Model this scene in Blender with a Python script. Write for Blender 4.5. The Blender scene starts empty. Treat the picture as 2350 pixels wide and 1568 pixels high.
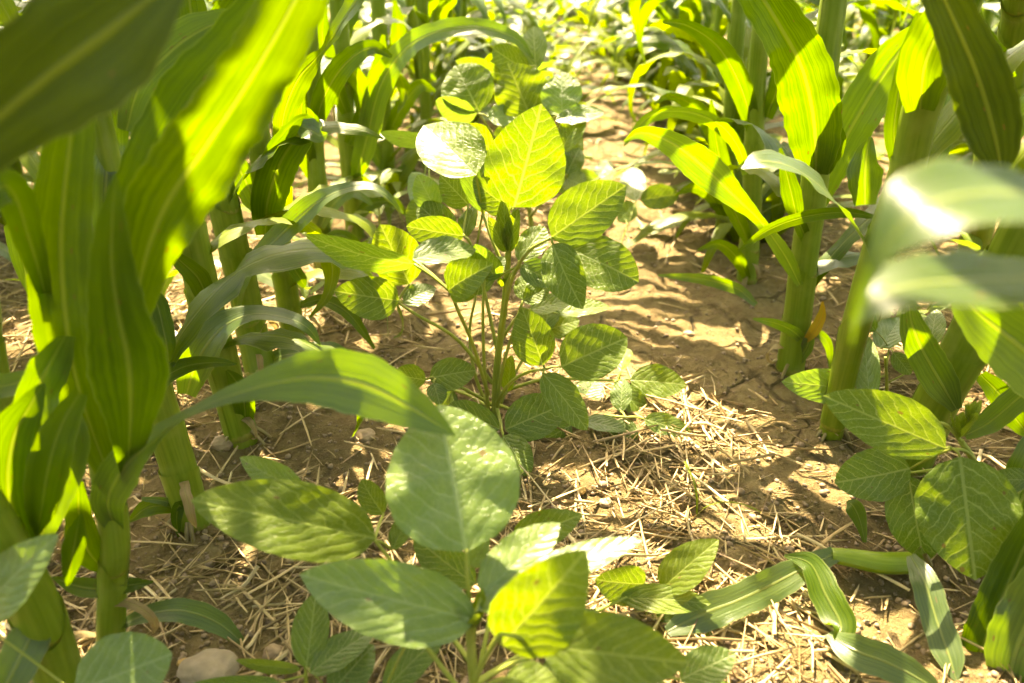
import bpy, math, random
import numpy as np
from mathutils import Vector, Matrix

random.seed(7)
rng = np.random.default_rng(7)
scene = bpy.context.scene
COL = scene.collection

# ------------------------------------------------------------------ camera
PW, PH, F = 2350.0, 1568.0, 1749.0       # working picture frame and focal length in its pixels
PITCH = math.radians(30.0)
CAM_H = 0.60
cam_data = bpy.data.cameras.new("camera")
cam_data.sensor_width = 36.0
cam_data.lens = 36.0 * F / PW
cam_data.clip_start = 0.02
cam_data.clip_end = 200.0
cam_data.dof.use_dof = True
cam_data.dof.focus_distance = 0.88
cam_data.dof.aperture_fstop = 3.9
cam = bpy.data.objects.new("camera", cam_data)
cam.location = (0, 0, CAM_H)
cam.rotation_euler = (math.radians(90) - PITCH, 0, 0)
COL.objects.link(cam)
scene.camera = cam

# ------------------------------------------------------------------ light
SUN_AZ, SUN_EL = math.radians(-14.0), math.radians(53.0)   # azimuth from +Y (ahead) towards +X
world = bpy.data.worlds.new("World")
scene.world = world
world.use_nodes = True
wn = world.node_tree
sky = wn.nodes.new("ShaderNodeTexSky")
sky.sky_type = 'NISHITA'
sky.sun_disc = False
sky.sun_elevation = SUN_EL
sky.sun_rotation = SUN_AZ
sky.air_density = 1.0
sky.dust_density = 3.0
sky.ozone_density = 0.6
wn.nodes["Background"].inputs["Strength"].default_value = 0.118
wn.links.new(sky.outputs[0], wn.nodes["Background"].inputs["Color"])
sun_data = bpy.data.lights.new("sun", 'SUN')
sun_data.energy = 4.3
sun_data.angle = math.radians(0.55)
sun_data.color = (1.0, 0.93, 0.80)
sun = bpy.data.objects.new("sun", sun_data)
SUNV = Vector((math.cos(SUN_EL) * math.sin(SUN_AZ), math.cos(SUN_EL) * math.cos(SUN_AZ), math.sin(SUN_EL)))
sun.rotation_euler = SUNV.to_track_quat('Z', 'Y').to_euler()
sun.location = (0, 0, 5)
COL.objects.link(sun)

vs = scene.view_settings
vs.view_transform = 'Standard'
vs.look = 'None'
vs.gamma = 1.0
vs.exposure = 3.5
try:
    vs.use_white_balance = True
    vs.white_balance_temperature = 8800
    vs.white_balance_tint = 11
except Exception:
    pass
scene.cycles.use_denoising = True
scene.cycles.max_bounces = 6
scene.cycles.transmission_bounces = 4
scene.cycles.diffuse_bounces = 4
scene.cycles.glossy_bounces = 2
scene.cycles.use_light_tree = False
scene.cycles.adaptive_threshold = 0.03

# ------------------------------------------------------------------ pixel <-> world helpers
CP, SP = math.cos(PITCH), math.sin(PITCH)


def ray(px, py):
    u = (px - PW / 2) / F
    v = (PH / 2 - py) / F
    return Vector((u, CP + v * SP, -SP + v * CP))


def PY(px, py, Y):                 # point on the ray at forward distance Y
    d = ray(px, py)
    return Vector((0, 0, CAM_H)) + d * (Y / d.y)


def GH(px, py, h=0.0):             # point on the ray at height h
    d = ray(px, py)
    return Vector((0, 0, CAM_H)) + d * ((CAM_H - h) / -d.z)


def PT(px, py, Y):
    return PY(px, py, Y) if Y > 0 else GH(px, py, -Y)


def depth(p):
    return p.y * CP - (p.z - CAM_H) * SP


def project(p):
    t = p.y * CP - (p.z - CAM_H) * SP
    if t < 0.01:
        return None
    v = (p.y * SP + (p.z - CAM_H) * CP) / t
    return (PW / 2 + p.x / t * F, PH / 2 - v * F, t)


# value noise
_perm = rng.random((256, 256))


def vnoise(x, y, s=1.0, o=0):
    x = np.asarray(x, float) * s + 37.3 * (o + 1)
    y = np.asarray(y, float) * s + 91.7 * (o + 1)
    xi = np.floor(x).astype(int)
    yi = np.floor(y).astype(int)
    fx = x - xi
    fy = y - yi
    fx = fx * fx * (3 - 2 * fx)
    fy = fy * fy * (3 - 2 * fy)
    a = _perm[xi % 256, yi % 256]
    b = _perm[(xi + 1) % 256, yi % 256]
    c = _perm[xi % 256, (yi + 1) % 256]
    d = _perm[(xi + 1) % 256, (yi + 1) % 256]
    return (a * (1 - fx) + b * fx) * (1 - fy) + (c * (1 - fx) + d * fx) * fy - 0.5


def gz(x, y):
    z = 0.016 * vnoise(x, y, 4, 0) + 0.010 * vnoise(x, y, 11, 1) + 0.009 * vnoise(x, y, 26, 2) + 0.0075 * vnoise(x, y, 60, 3) + 0.003 * vnoise(x, y, 150, 4)
    return z


def gzf(x, y):
    return float(gz(x, y))


# ------------------------------------------------------------------ materials
class NT:
    def __init__(self, name):
        self.m = bpy.data.materials.new(name)
        self.m.use_nodes = True
        self.t = self.m.node_tree
        self.t.nodes.clear()
        self.out = self.t.nodes.new("ShaderNodeOutputMaterial")

    def n(self, typ, **kw):
        nd = self.t.nodes.new(typ)
        for k, v in kw.items():
            if k.startswith('i_'):
                key = k[2:]
                nd.inputs[int(key) if key.isdigit() else key].default_value = v
            else:
                setattr(nd, k, v)
        return nd

    def l(self, a, b):
        self.t.links.new(a, b)

    def math(self, op, a, b=None, c=None, clamp=False):
        nd = self.t.nodes.new("ShaderNodeMath")
        nd.operation = op
        nd.use_clamp = clamp
        for i, v in enumerate((a, b, c)):
            if v is None:
                continue
            if isinstance(v, (int, float)):
                nd.inputs[i].default_value = v
            else:
                self.l(v, nd.inputs[i])
        return nd.outputs[0]

    def ramp(self, fac, stops, interp='LINEAR'):
        nd = self.t.nodes.new("ShaderNodeValToRGB")
        cr = nd.color_ramp
        cr.interpolation = interp
        while len(cr.elements) < len(stops):
            cr.elements.new(0.5)
        for e, (p, c) in zip(cr.elements, stops):
            e.position = p
            e.color = (*c, 1) if len(c) == 3 else c
        self.l(fac, nd.inputs[0])
        return nd.outputs[0]

    def mix(self, fac, a, b, blend='MIX'):
        nd = self.t.nodes.new("ShaderNodeMix")
        nd.data_type = 'RGBA'
        nd.blend_type = blend
        ins = [s for s in nd.inputs if s.enabled]
        for s, v in zip((nd.inputs[0], nd.inputs[6], nd.inputs[7]), (fac, a, b)):
            if isinstance(v, (int, float)):
                s.default_value = v
            elif isinstance(v, tuple):
                s.default_value = (*v, 1)
            else:
                self.l(v, s)
        return nd.outputs[2]

    def map(self, v, a, b, c, d):
        nd = self.t.nodes.new("ShaderNodeMapRange")
        nd.interpolation_type = 'SMOOTHSTEP'
        self.l(v, nd.inputs[0])
        for i, x in enumerate((a, b, c, d)):
            nd.inputs[1 + i].default_value = x
        return nd.outputs[0]


def leaf_shader(nt, col, tcol, bump, rough, tfac=0.45, spec=0.55, bstr=0.35, bdist=0.001):
    b = nt.n("ShaderNodeBump", i_Strength=bstr, i_Distance=bdist)
    nt.l(bump, b.inputs["Height"])
    p = nt.n("ShaderNodeBsdfPrincipled")
    nt.l(col, p.inputs["Base Color"])
    if isinstance(rough, float):
        p.inputs["Roughness"].default_value = rough
    else:
        nt.l(rough, p.inputs["Roughness"])
    p.inputs["Specular IOR Level"].default_value = spec
    nt.l(b.outputs[0], p.inputs["Normal"])
    t = nt.n("ShaderNodeBsdfTranslucent")
    nt.l(tcol, t.inputs["Color"])
    nt.l(b.outputs[0], t.inputs["Normal"])
    m = nt.n("ShaderNodeMixShader", i_0=tfac)
    nt.l(p.outputs[0], m.inputs[1])
    nt.l(t.outputs[0], m.inputs[2])
    nt.l(m.outputs[0], nt.out.inputs[0])


def mat_corn_leaf(name, base, base2, trans, trans2, spec=0.25, ribk=0.35):
    nt = NT(name)
    uv = nt.n("ShaderNodeUVMap")
    sep = nt.n("ShaderNodeSeparateXYZ")
    nt.l(uv.outputs[0], sep.inputs[0])
    u, v = sep.outputs[0], sep.outputs[1]
    a = nt.math('ABSOLUTE', nt.math('SUBTRACT', u, 0.5))
    rib = nt.map(a, 0.018, 0.05, 1.0, 0.0)
    oi = nt.n("ShaderNodeObjectInfo")
    cmb = nt.n("ShaderNodeCombineXYZ")
    nt.l(nt.math('MULTIPLY', u, 34.0), cmb.inputs[0])
    nt.l(nt.math('MULTIPLY', v, 1.6), cmb.inputs[1])
    nt.l(nt.math('MULTIPLY', oi.outputs["Random"], 30.0), cmb.inputs[2])
    st = nt.n("ShaderNodeTexNoise", i_Scale=1.0, i_Detail=2.0)
    nt.l(cmb.outputs[0], st.inputs["Vector"])
    cmb2 = nt.n("ShaderNodeCombineXYZ")
    nt.l(nt.math('MULTIPLY', u, 4.0), cmb2.inputs[0])
    nt.l(nt.math('MULTIPLY', v, 9.0), cmb2.inputs[1])
    nt.l(nt.math('MULTIPLY', oi.outputs["Random"], 50.0), cmb2.inputs[2])
    bl = nt.n("ShaderNodeTexNoise", i_Scale=1.0, i_Detail=4.0, i_Roughness=0.6)
    nt.l(cmb2.outputs[0], bl.inputs["Vector"])
    stf = nt.map(st.outputs[0], 0.3, 0.7, 0.0, 1.0)
    blf = nt.map(bl.outputs[0], 0.3, 0.72, 0.0, 1.0)
    f = nt.math('MULTIPLY_ADD', stf, 0.65, nt.math('MULTIPLY', blf, 0.35))
    col = nt.mix(f, base, base2)
    tco = nt.mix(f, trans, trans2)
    # pale flecks and small scars
    vo = nt.n("ShaderNodeTexVoronoi", i_Scale=7.0, i_Randomness=1.0)
    nt.l(cmb2.outputs[0], vo.inputs["Vector"])
    fl = nt.map(vo.outputs["Distance"], 0.03, 0.08, 0.55, 0.0)
    col = nt.mix(fl, col, (0.34, 0.34, 0.14))
    pale = (0.20, 0.24, 0.06)
    col = nt.mix(nt.math('MULTIPLY', rib, ribk), col, pale)
    tco = nt.mix(nt.math('MULTIPLY', rib, 0.4), tco, (0.30, 0.32, 0.03))
    bv = nt.n("ShaderNodeTexVoronoi", i_Scale=2.2)
    nt.l(cmb2.outputs[0], bv.inputs["Vector"])
    bs = nt.n("ShaderNodeSeparateXYZ")
    nt.l(bv.outputs["Color"], bs.inputs[0])
    rad = nt.math('MULTIPLY_ADD', bs.outputs[1], 0.16, 0.03)
    bm = nt.math('MULTIPLY', nt.math('LESS_THAN', nt.math('MULTIPLY_ADD', bl.outputs[0], 0.12, bv.outputs["Distance"]), nt.math('ADD', rad, 0.05)), nt.math('GREATER_THAN', bs.outputs[0], 0.72))
    bm = nt.math('MULTIPLY', bm, 0.75)
    col = nt.mix(bm, col, (0.16, 0.085, 0.025))
    tco = nt.mix(bm, tco, (0.10, 0.045, 0.008))
    # dry pale edge
    edge = nt.map(a, 0.475, 0.5, 0.0, 0.5)
    col = nt.mix(edge, col, (0.33, 0.33, 0.12))
    rg = nt.map(bl.outputs[0], 0.2, 0.8, 0.30, 0.48)
    h = nt.math('MULTIPLY_ADD', st.outputs[0], 1.0, nt.math('MULTIPLY', rib, 1.2))
    h = nt.math('MULTIPLY_ADD', bl.outputs[0], 0.8, h)
    leaf_shader(nt, col, tco, h, rg, 0.42, spec, 0.5, 0.0011)
    return nt.m


def mat_soy_leaf(name, base, base2, trans, trans2, vein, tfac=0.45, rough=0.40, spec=0.45):
    nt = NT(name)
    uv = nt.n("ShaderNodeUVMap")
    sep = nt.n("ShaderNodeSeparateXYZ")
    nt.l(uv.outputs[0], sep.inputs[0])
    u, v = sep.outputs[0], sep.outputs[1]
    a = nt.math('MULTIPLY', nt.math('ABSOLUTE', nt.math('SUBTRACT', u, 0.5)), 2.0)
    oi = nt.n("ShaderNodeObjectInfo")
    off = nt.n("ShaderNodeCombineXYZ")
    nt.l(nt.math('MULTIPLY', oi.outputs["Random"], 40.0), off.inputs[2])
    add = nt.n("ShaderNodeVectorMath", operation='ADD')
    nt.l(uv.outputs[0], add.inputs[0])
    nt.l(off.outputs[0], add.inputs[1])
    wob = nt.n("ShaderNodeTexNoise", i_Scale=5.0, i_Detail=2.0)
    nt.l(add.outputs[0], wob.inputs["Vector"])
    w = nt.math('MULTIPLY', nt.math('SUBTRACT', wob.outputs[0], 0.5), 0.16)
    side = nt.math('GREATER_THAN', u, 0.5)
    ph = nt.math('SUBTRACT', nt.math('ADD', v, w), nt.math('MULTIPLY', nt.math('POWER', a, 1.25), 0.42))
    ph = nt.math('MULTIPLY_ADD', ph, 7.5, nt.math('MULTIPLY', side, 0.45))
    fr = nt.math('ABSOLUTE', nt.math('SUBTRACT', nt.math('FRACT', ph), 0.5))   # 0 on vein
    sv = nt.map(fr, 0.02, 0.075, 1.0, 0.0)
    taper = nt.map(a, 0.5, 1.0, 1.0, 0.4)
    sv = nt.math('MULTIPLY', sv, taper)
    rib = nt.map(a, 0.018, 0.045, 1.0, 0.0)
    vn = nt.math('MAXIMUM', sv, rib)
    vo = nt.n("ShaderNodeTexVoronoi", feature='DISTANCE_TO_EDGE', i_Scale=19.0)
    nt.l(add.outputs[0], vo.inputs["Vector"])
    tv = nt.map(vo.outputs["Distance"], 0.01, 0.07, 1.0, 0.0)
    bl = nt.n("ShaderNodeTexNoise", i_Scale=3.2, i_Detail=5.0, i_Roughness=0.65)
    nt.l(add.outputs[0], bl.inputs["Vector"])
    f = nt.map(bl.outputs[0], 0.3, 0.7, 0.0, 1.0)
    col = nt.mix(f, base, base2)
    tco = nt.mix(f, trans, trans2)
    sp = nt.n("ShaderNodeTexVoronoi", i_Scale=15.0)
    nt.l(add.outputs[0], sp.inputs["Vector"])
    spk = nt.map(sp.outputs["Distance"], 0.10, 0.22, 0.35, 0.0)
    col = nt.mix(spk, col, (0.25, 0.29, 0.08))
    col = nt.mix(nt.math('MULTIPLY', tv, 0.22), col, vein)
    col = nt.mix(nt.math('MULTIPLY', vn, 0.62), col, vein)
    tco = nt.mix(nt.math('MULTIPLY', vn, 0.45), tco, (0.40, 0.43, 0.07))
    tco = nt.mix(nt.math('MULTIPLY', tv, 0.15), tco, (0.40, 0.43, 0.07))
    bv = nt.n("ShaderNodeTexVoronoi", i_Scale=6.5)
    nt.l(add.outputs[0], bv.inputs["Vector"])
    bs = nt.n("ShaderNodeSeparateXYZ")
    nt.l(bv.outputs["Color"], bs.inputs[0])
    rad = nt.math('MULTIPLY_ADD', bs.outputs[1], 0.16, 0.03)
    bm = nt.math('MULTIPLY', nt.math('LESS_THAN', nt.math('MULTIPLY_ADD', bl.outputs[0], 0.12, bv.outputs["Distance"]), nt.math('ADD', rad, 0.05)), nt.math('GREATER_THAN', bs.outputs[0], 0.72))
    bm = nt.math('MULTIPLY', bm, 0.75)
    col = nt.mix(bm, col, (0.16, 0.085, 0.025))
    tco = nt.mix(bm, tco, (0.10, 0.045, 0.008))
    # quilted relief between the veins
    q = nt.math('POWER', nt.math('MULTIPLY', fr, 2.0), 0.6)
    h = nt.math('MULTIPLY_ADD', q, 0.9, nt.math('MULTIPLY', tv, -0.45))
    h = nt.math('MULTIPLY_ADD', rib, -0.5, h)
    h = nt.math('MULTIPLY_ADD', bl.outputs[0], 0.7, h)
    leaf_shader(nt, col, tco, h, rough, tfac, spec, 0.45, 0.0012)
    return nt.m


def mat_stalk(name, c1, c2, c3, rough=0.38):
    nt = NT(name)
    uv = nt.n("ShaderNodeUVMap")
    sep = nt.n("ShaderNodeSeparateXYZ")
    nt.l(uv.outputs[0], sep.inputs[0])
    oi = nt.n("ShaderNodeObjectInfo")
    cmb = nt.n("ShaderNodeCombineXYZ")
    ang = nt.math('MULTIPLY', sep.outputs[0], 6.28318)
    nt.l(nt.math('MULTIPLY', nt.math('COSINE', ang), 5.0), cmb.inputs[0])
    nt.l(nt.math('MULTIPLY', nt.math('SINE', ang), 5.0), cmb.inputs[1])
    nt.l(nt.math('MULTIPLY_ADD', sep.outputs[1], 3.0, nt.math('MULTIPLY', oi.outputs["Random"], 30.0)), cmb.inputs[2])
    st = nt.n("ShaderNodeTexNoise", i_Scale=1.0, i_Detail=3.0)
    nt.l(cmb.outputs[0], st.inputs["Vector"])
    geo = nt.n("ShaderNodeTexCoord")
    bl = nt.n("ShaderNodeTexNoise", i_Scale=28.0, i_Detail=4.0)
    nt.l(geo.outputs["Object"], bl.inputs["Vector"])
    f = nt.map(st.outputs[0], 0.3, 0.7, 0.0, 1.0)
    col = nt.mix(f, c1, c2)
    g = nt.map(bl.outputs[0], 0.45, 0.75, 0.0, 0.6)
    col = nt.mix(g, col, c3)
    b = nt.n("ShaderNodeBump", i_Strength=0.2, i_Distance=0.0004)
    nt.l(nt.math('ADD', st.outputs[0], bl.outputs[0]), b.inputs["Height"])
    p = nt.n("ShaderNodeBsdfPrincipled", i_Roughness=rough)
    p.inputs["Specular IOR Level"].default_value = 0.35
    nt.l(col, p.inputs["Base Color"])
    nt.l(b.outputs[0], p.inputs["Normal"])
    t = nt.n("ShaderNodeBsdfTranslucent")
    nt.l(col, t.inputs[0])
    m = nt.n("ShaderNodeMixShader", i_0=0.22)
    nt.l(p.outputs[0], m.inputs[1])
    nt.l(t.outputs[0], m.inputs[2])
    nt.l(m.outputs[0], nt.out.inputs[0])
    return nt.m


def mat_soil():
    nt = NT("soil")
    tc = nt.n("ShaderNodeTexCoord")
    n1 = nt.n("ShaderNodeTexNoise", i_Scale=6.0, i_Detail=8.0, i_Roughness=0.65)
    n2 = nt.n("ShaderNodeTexNoise", i_Scale=60.0, i_Detail=6.0, i_Roughness=0.7)
    n3 = nt.n("ShaderNodeTexNoise", i_Scale=420.0, i_Detail=3.0, i_Roughness=0.7)
    wp = nt.n("ShaderNodeTexNoise", i_Scale=14.0, i_Detail=3.0)
    for n in (n1, n2, n3, wp):
        nt.l(tc.outputs["Object"], n.inputs["Vector"])
    wv = nt.mix(0.06, tc.outputs["Object"], wp.outputs["Color"], 'ADD')
    vo = nt.n("ShaderNodeTexVoronoi", feature='DISTANCE_TO_EDGE', i_Scale=8.5)
    nt.l(wv, vo.inputs["Vector"])
    crack = nt.map(vo.outputs["Distance"], 0.0, 0.045, 1.0, 0.0)
    cm = nt.map(n1.outputs[0], 0.44, 0.56, 0.0, 1.0)
    crack = nt.math('MULTIPLY', crack, cm)
    c = nt.ramp(n1.outputs[0], [(0.3, (0.115, 0.083, 0.034)), (0.5, (0.182, 0.132, 0.056)), (0.72, (0.262, 0.197, 0.094))])
    c = nt.mix(nt.map(n2.outputs[0], 0.38, 0.68, 0.0, 0.6), c, (0.085, 0.052, 0.022))
    c = nt.mix(nt.map(n3.outputs[0], 0.55, 0.75, 0.0, 0.55), c, (0.31, 0.235, 0.145))
    c = nt.mix(nt.math('MULTIPLY', crack, 0.5), c, (0.05, 0.032, 0.016))
    h = nt.math('MULTIPLY_ADD', n2.outputs[0], 1.0, nt.math('MULTIPLY', n3.outputs[0], 0.35))
    h = nt.math('SUBTRACT', h, nt.math('MULTIPLY', crack, 1.0))
    b = nt.n("ShaderNodeBump", i_Strength=1.0, i_Distance=0.013)
    nt.l(h, b.inputs["Height"])
    p = nt.n("ShaderNodeBsdfPrincipled", i_Roughness=0.92)
    p.inputs["Specular IOR Level"].default_value = 0.15
    nt.l(c, p.inputs["Base Color"])
    nt.l(b.outputs[0], p.inputs["Normal"])
    nt.l(p.outputs[0], nt.out.inputs[0])
    return nt.m


def mat_straw(name, a, b_, c_, per_object=False):
    nt = NT(name)
    uv = nt.n("ShaderNodeUVMap")
    tc = nt.n("ShaderNodeTexCoord")
    big = nt.n("ShaderNodeTexNoise", i_Scale=1.0, i_Detail=1.0)
    oi = nt.n("ShaderNodeObjectInfo")
    if per_object:
        f = oi.outputs["Random"]
    else:
        at = nt.n("ShaderNodeAttribute", attribute_name="tone")
        f = at.outputs["Fac"]
    col = nt.ramp(f, [(0.0, c_), (0.35, a), (0.7, b_), (1.0, a)])
    sep = nt.n("ShaderNodeSeparateXYZ")
    nt.l(uv.outputs[0], sep.inputs[0])
    cmb = nt.n("ShaderNodeCombineXYZ")
    nt.l(nt.math('MULTIPLY', sep.outputs[0], 22.0), cmb.inputs[0])
    nt.l(nt.math('MULTIPLY', sep.outputs[1], 2.5), cmb.inputs[1])
    nt.l(nt.math('MULTIPLY', f, 40.0), cmb.inputs[2])
    st = nt.n("ShaderNodeTexNoise", i_Scale=1.0, i_Detail=3.0)
    nt.l(cmb.outputs[0], st.inputs["Vector"])
    col = nt.mix(nt.map(st.outputs[0], 0.35, 0.7, 0.0, 0.65), col, (0.20, 0.125, 0.055))
    b = nt.n("ShaderNodeBump", i_Strength=0.4, i_Distance=0.0006)
    nt.l(st.outputs[0], b.inputs["Height"])
    p = nt.n("ShaderNodeBsdfPrincipled", i_Roughness=0.55)
    p.inputs["Specular IOR Level"].default_value = 0.35
    nt.l(col, p.inputs["Base Color"])
    nt.l(b.outputs[0], p.inputs["Normal"])
    nt.l(p.outputs[0], nt.out.inputs[0])
    return nt.m


def mat_stone(name, c1, c2):
    nt = NT(name)
    tc = nt.n("ShaderNodeTexCoord")
    n1 = nt.n("ShaderNodeTexNoise", i_Scale=45.0, i_Detail=8.0, i_Roughness=0.65)
    n2 = nt.n("ShaderNodeTexNoise", i_Scale=320.0, i_Detail=3.0)
    nt.l(tc.outputs["Object"], n1.inputs["Vector"])
    nt.l(tc.outputs["Object"], n2.inputs["Vector"])
    c = nt.mix(nt.map(n1.outputs[0], 0.3, 0.7, 0, 1), c1, c2)
    b = nt.n("ShaderNodeBump", i_Strength=0.4, i_Distance=0.002)
    nt.l(nt.math('ADD', n1.outputs[0], nt.math('MULTIPLY', n2.outputs[0], 0.3)), b.inputs["Height"])
    p = nt.n("ShaderNodeBsdfPrincipled", i_Roughness=0.75)
    nt.l(c, p.inputs["Base Color"])
    nt.l(b.outputs[0], p.inputs["Normal"])
    nt.l(p.outputs[0], nt.out.inputs[0])
    return nt.m


M_CORN = [
    mat_corn_leaf("corn_leaf_green", (0.0224, 0.0500, 0.0020), (0.0499, 0.0900, 0.0050), (0.0731, 0.1500, 0.0015), (0.1634, 0.2650, 0.0030)),
    mat_corn_leaf("corn_leaf_bluish", (0.0344, 0.0640, 0.0110), (0.0602, 0.1000, 0.0220), (0.1118, 0.2100, 0.0040), (0.2064, 0.3300, 0.0080), 0.75, 0.6),
    mat_corn_leaf("corn_leaf_young", (0.0310, 0.0620, 0.0020), (0.0636, 0.1040, 0.0050), (0.0860, 0.1650, 0.0015), (0.1892, 0.2850, 0.0030)),
]
M_SOY = mat_soy_leaf("soy_leaf_green", (0.0731, 0.1250, 0.0070), (0.1075, 0.1650, 0.0120), (0.1170, 0.1920, 0.0040), (0.1651, 0.2440, 0.0064), (0.2322, 0.3200, 0.1100))
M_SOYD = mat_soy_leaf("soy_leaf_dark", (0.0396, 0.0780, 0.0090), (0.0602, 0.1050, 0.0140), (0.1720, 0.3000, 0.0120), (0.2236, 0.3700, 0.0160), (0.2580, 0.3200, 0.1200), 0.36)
M_SOYG = mat_soy_leaf("soy_leaf_grey", (0.0860, 0.1400, 0.0220), (0.1204, 0.1780, 0.0340), (0.1892, 0.3400, 0.0180), (0.2580, 0.4100, 0.0240), (0.2150, 0.3000, 0.1300), 0.36, 0.36, 0.75)
M_SOYY = mat_soy_leaf("soy_leaf_young", (0.0731, 0.1180, 0.0080), (0.1032, 0.1500, 0.0140), (0.1651, 0.2480, 0.0048), (0.2133, 0.2960, 0.0080), (0.2580, 0.3400, 0.0800), 0.5)
M_STALK = mat_stalk("corn_stalk", (0.145, 0.205, 0.010), (0.195, 0.255, 0.018), (0.24, 0.28, 0.045))
M_SHEATH = mat_stalk("corn_sheath", (0.125, 0.190, 0.010), (0.175, 0.240, 0.020), (0.23, 0.28, 0.05))
M_NODE = mat_stalk("corn_node", (0.19, 0.21, 0.02), (0.25, 0.25, 0.04), (0.18, 0.15, 0.05))
M_STEM = mat_stalk("soy_stem", (0.22, 0.26, 0.03), (0.29, 0.32, 0.06), (0.30, 0.29, 0.09), 0.6)
M_ROOT = mat_stalk("brace_root", (0.22, 0.17, 0.07), (0.28, 0.22, 0.09), (0.15, 0.10, 0.05), 0.6)
M_SHADED = mat_corn_leaf("corn_leaf_shade_painted", (0.028, 0.046, 0.006), (0.050, 0.072, 0.012), (0.035, 0.060, 0.001), (0.080, 0.115, 0.002), 0.3, 0.15)  # shade painted in: darker, less translucent corn leaf for blades in deep shade
M_BRIGHT = mat_corn_leaf("young_grass_leaf", (0.070, 0.105, 0.003), (0.115, 0.150, 0.006), (0.15, 0.23, 0.002), (0.24, 0.315, 0.004))
M_DRY = mat_corn_leaf("dry_corn_leaf", (0.22, 0.15, 0.06), (0.36, 0.27, 0.13), (0.20, 0.13, 0.04), (0.30, 0.21, 0.08))
M_ORANGE = mat_corn_leaf("corn_leaf_withered", (0.40, 0.20, 0.03), (0.30, 0.28, 0.03), (0.5, 0.22, 0.02), (0.45, 0.38, 0.02))
M_SOIL = mat_soil()
M_STRAW1 = mat_straw("straw_piece", (0.46, 0.345, 0.17), (0.56, 0.44, 0.25), (0.30, 0.20, 0.085), True)
M_STRAW = mat_straw("straw_litter", (0.36, 0.25, 0.105), (0.50, 0.375, 0.19), (0.16, 0.10, 0.04))
M_CLOD = mat_stone("soil_crumb", (0.13, 0.085, 0.045), (0.22, 0.15, 0.085))
M_STONE1 = mat_stone("stone_brown", (0.20, 0.13, 0.07), (0.30, 0.21, 0.12))
M_STONE2 = mat_stone("stone_pale", (0.19, 0.14, 0.085), (0.28, 0.215, 0.14))
M_STONE3 = mat_stone("stone_orange", (0.36, 0.20, 0.05), (0.42, 0.26, 0.09))


# ------------------------------------------------------------------ mesh helpers
def mesh_obj(name, verts, faces, mat, parent=None, uvs=None, origin=None, tone=None):
    me = bpy.data.meshes.new(name)
    v = np.asarray(verts, dtype=np.float32)
    if origin is not None:
        v = v - np.asarray(origin, dtype=np.float32)
    me.from_pydata(v.tolist(), [], faces if isinstance(faces, list) else faces.tolist())
    if uvs is not None:
        uvl = me.uv_layers.new(name="UVMap")
        li = np.empty(len(me.loops), dtype=np.int32)
        me.loops.foreach_get("vertex_index", li)
        uvl.data.foreach_set("uv", np.asarray(uvs, dtype=np.float32)[li].ravel())
    if tone is not None:
        at = me.attributes.new("tone", 'FLOAT', 'POINT')
        at.data.foreach_set("value", np.asarray(tone, dtype=np.float32))
    me.polygons.foreach_set("use_smooth", [True] * len(me.polygons))
    me.materials.append(mat)
    o = bpy.data.objects.new(name, me)
    COL.objects.link(o)
    if parent is not None:
        o.parent = parent
    return o


def empty(name, loc):
    o = bpy.data.objects.new(name, None)
    o.empty_display_size = 0.05
    o.location = loc
    COL.objects.link(o)
    return o


def tag(o, label, cat, group=None):
    o["label"] = label
    o["category"] = cat
    if group:
        o["group"] = group


KIDS = {}


def kids(o):
    if o.name not in KIDS:
        KIDS[o.name] = list(o.children)
    return KIDS[o.name]


def copy_tree(o, parent=None):
    c = o.copy()
    COL.objects.link(c)
    c.parent = parent
    for ch in kids(o):
        copy_tree(ch, c)
    return c


def catmull(P, n):
    P = np.asarray(P, float)
    k = len(P)
    if k == 2:
        t = np.linspace(0, 1, n)[:, None]
        return P[0] * (1 - t) + P[1] * t
    E = np.vstack([2 * P[0] - P[1], P, 2 * P[-1] - P[-2]])
    out = []
    for s in np.linspace(0, k - 1, n):
        i = min(int(s), k - 2)
        t = s - i
        p0, p1, p2, p3 = E[i], E[i + 1], E[i + 2], E[i + 3]
        out.append(0.5 * ((2 * p1) + (-p0 + p2) * t + (2 * p0 - 5 * p1 + 4 * p2 - p3) * t * t + (-p0 + 3 * p1 - 3 * p2 + p3) * t ** 3))
    return np.array(out)


def nrm(a):
    return a / np.maximum(np.linalg.norm(a, axis=-1, keepdims=True), 1e-9)


CAMP = np.array([0, 0, CAM_H])


def grid_faces(n, m):
    f = []
    for i in range(n - 1):
        for j in range(m - 1):
            a = i * m + j
            f.append((a, a + 1, a + m + 1, a + m))
    return f


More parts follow.
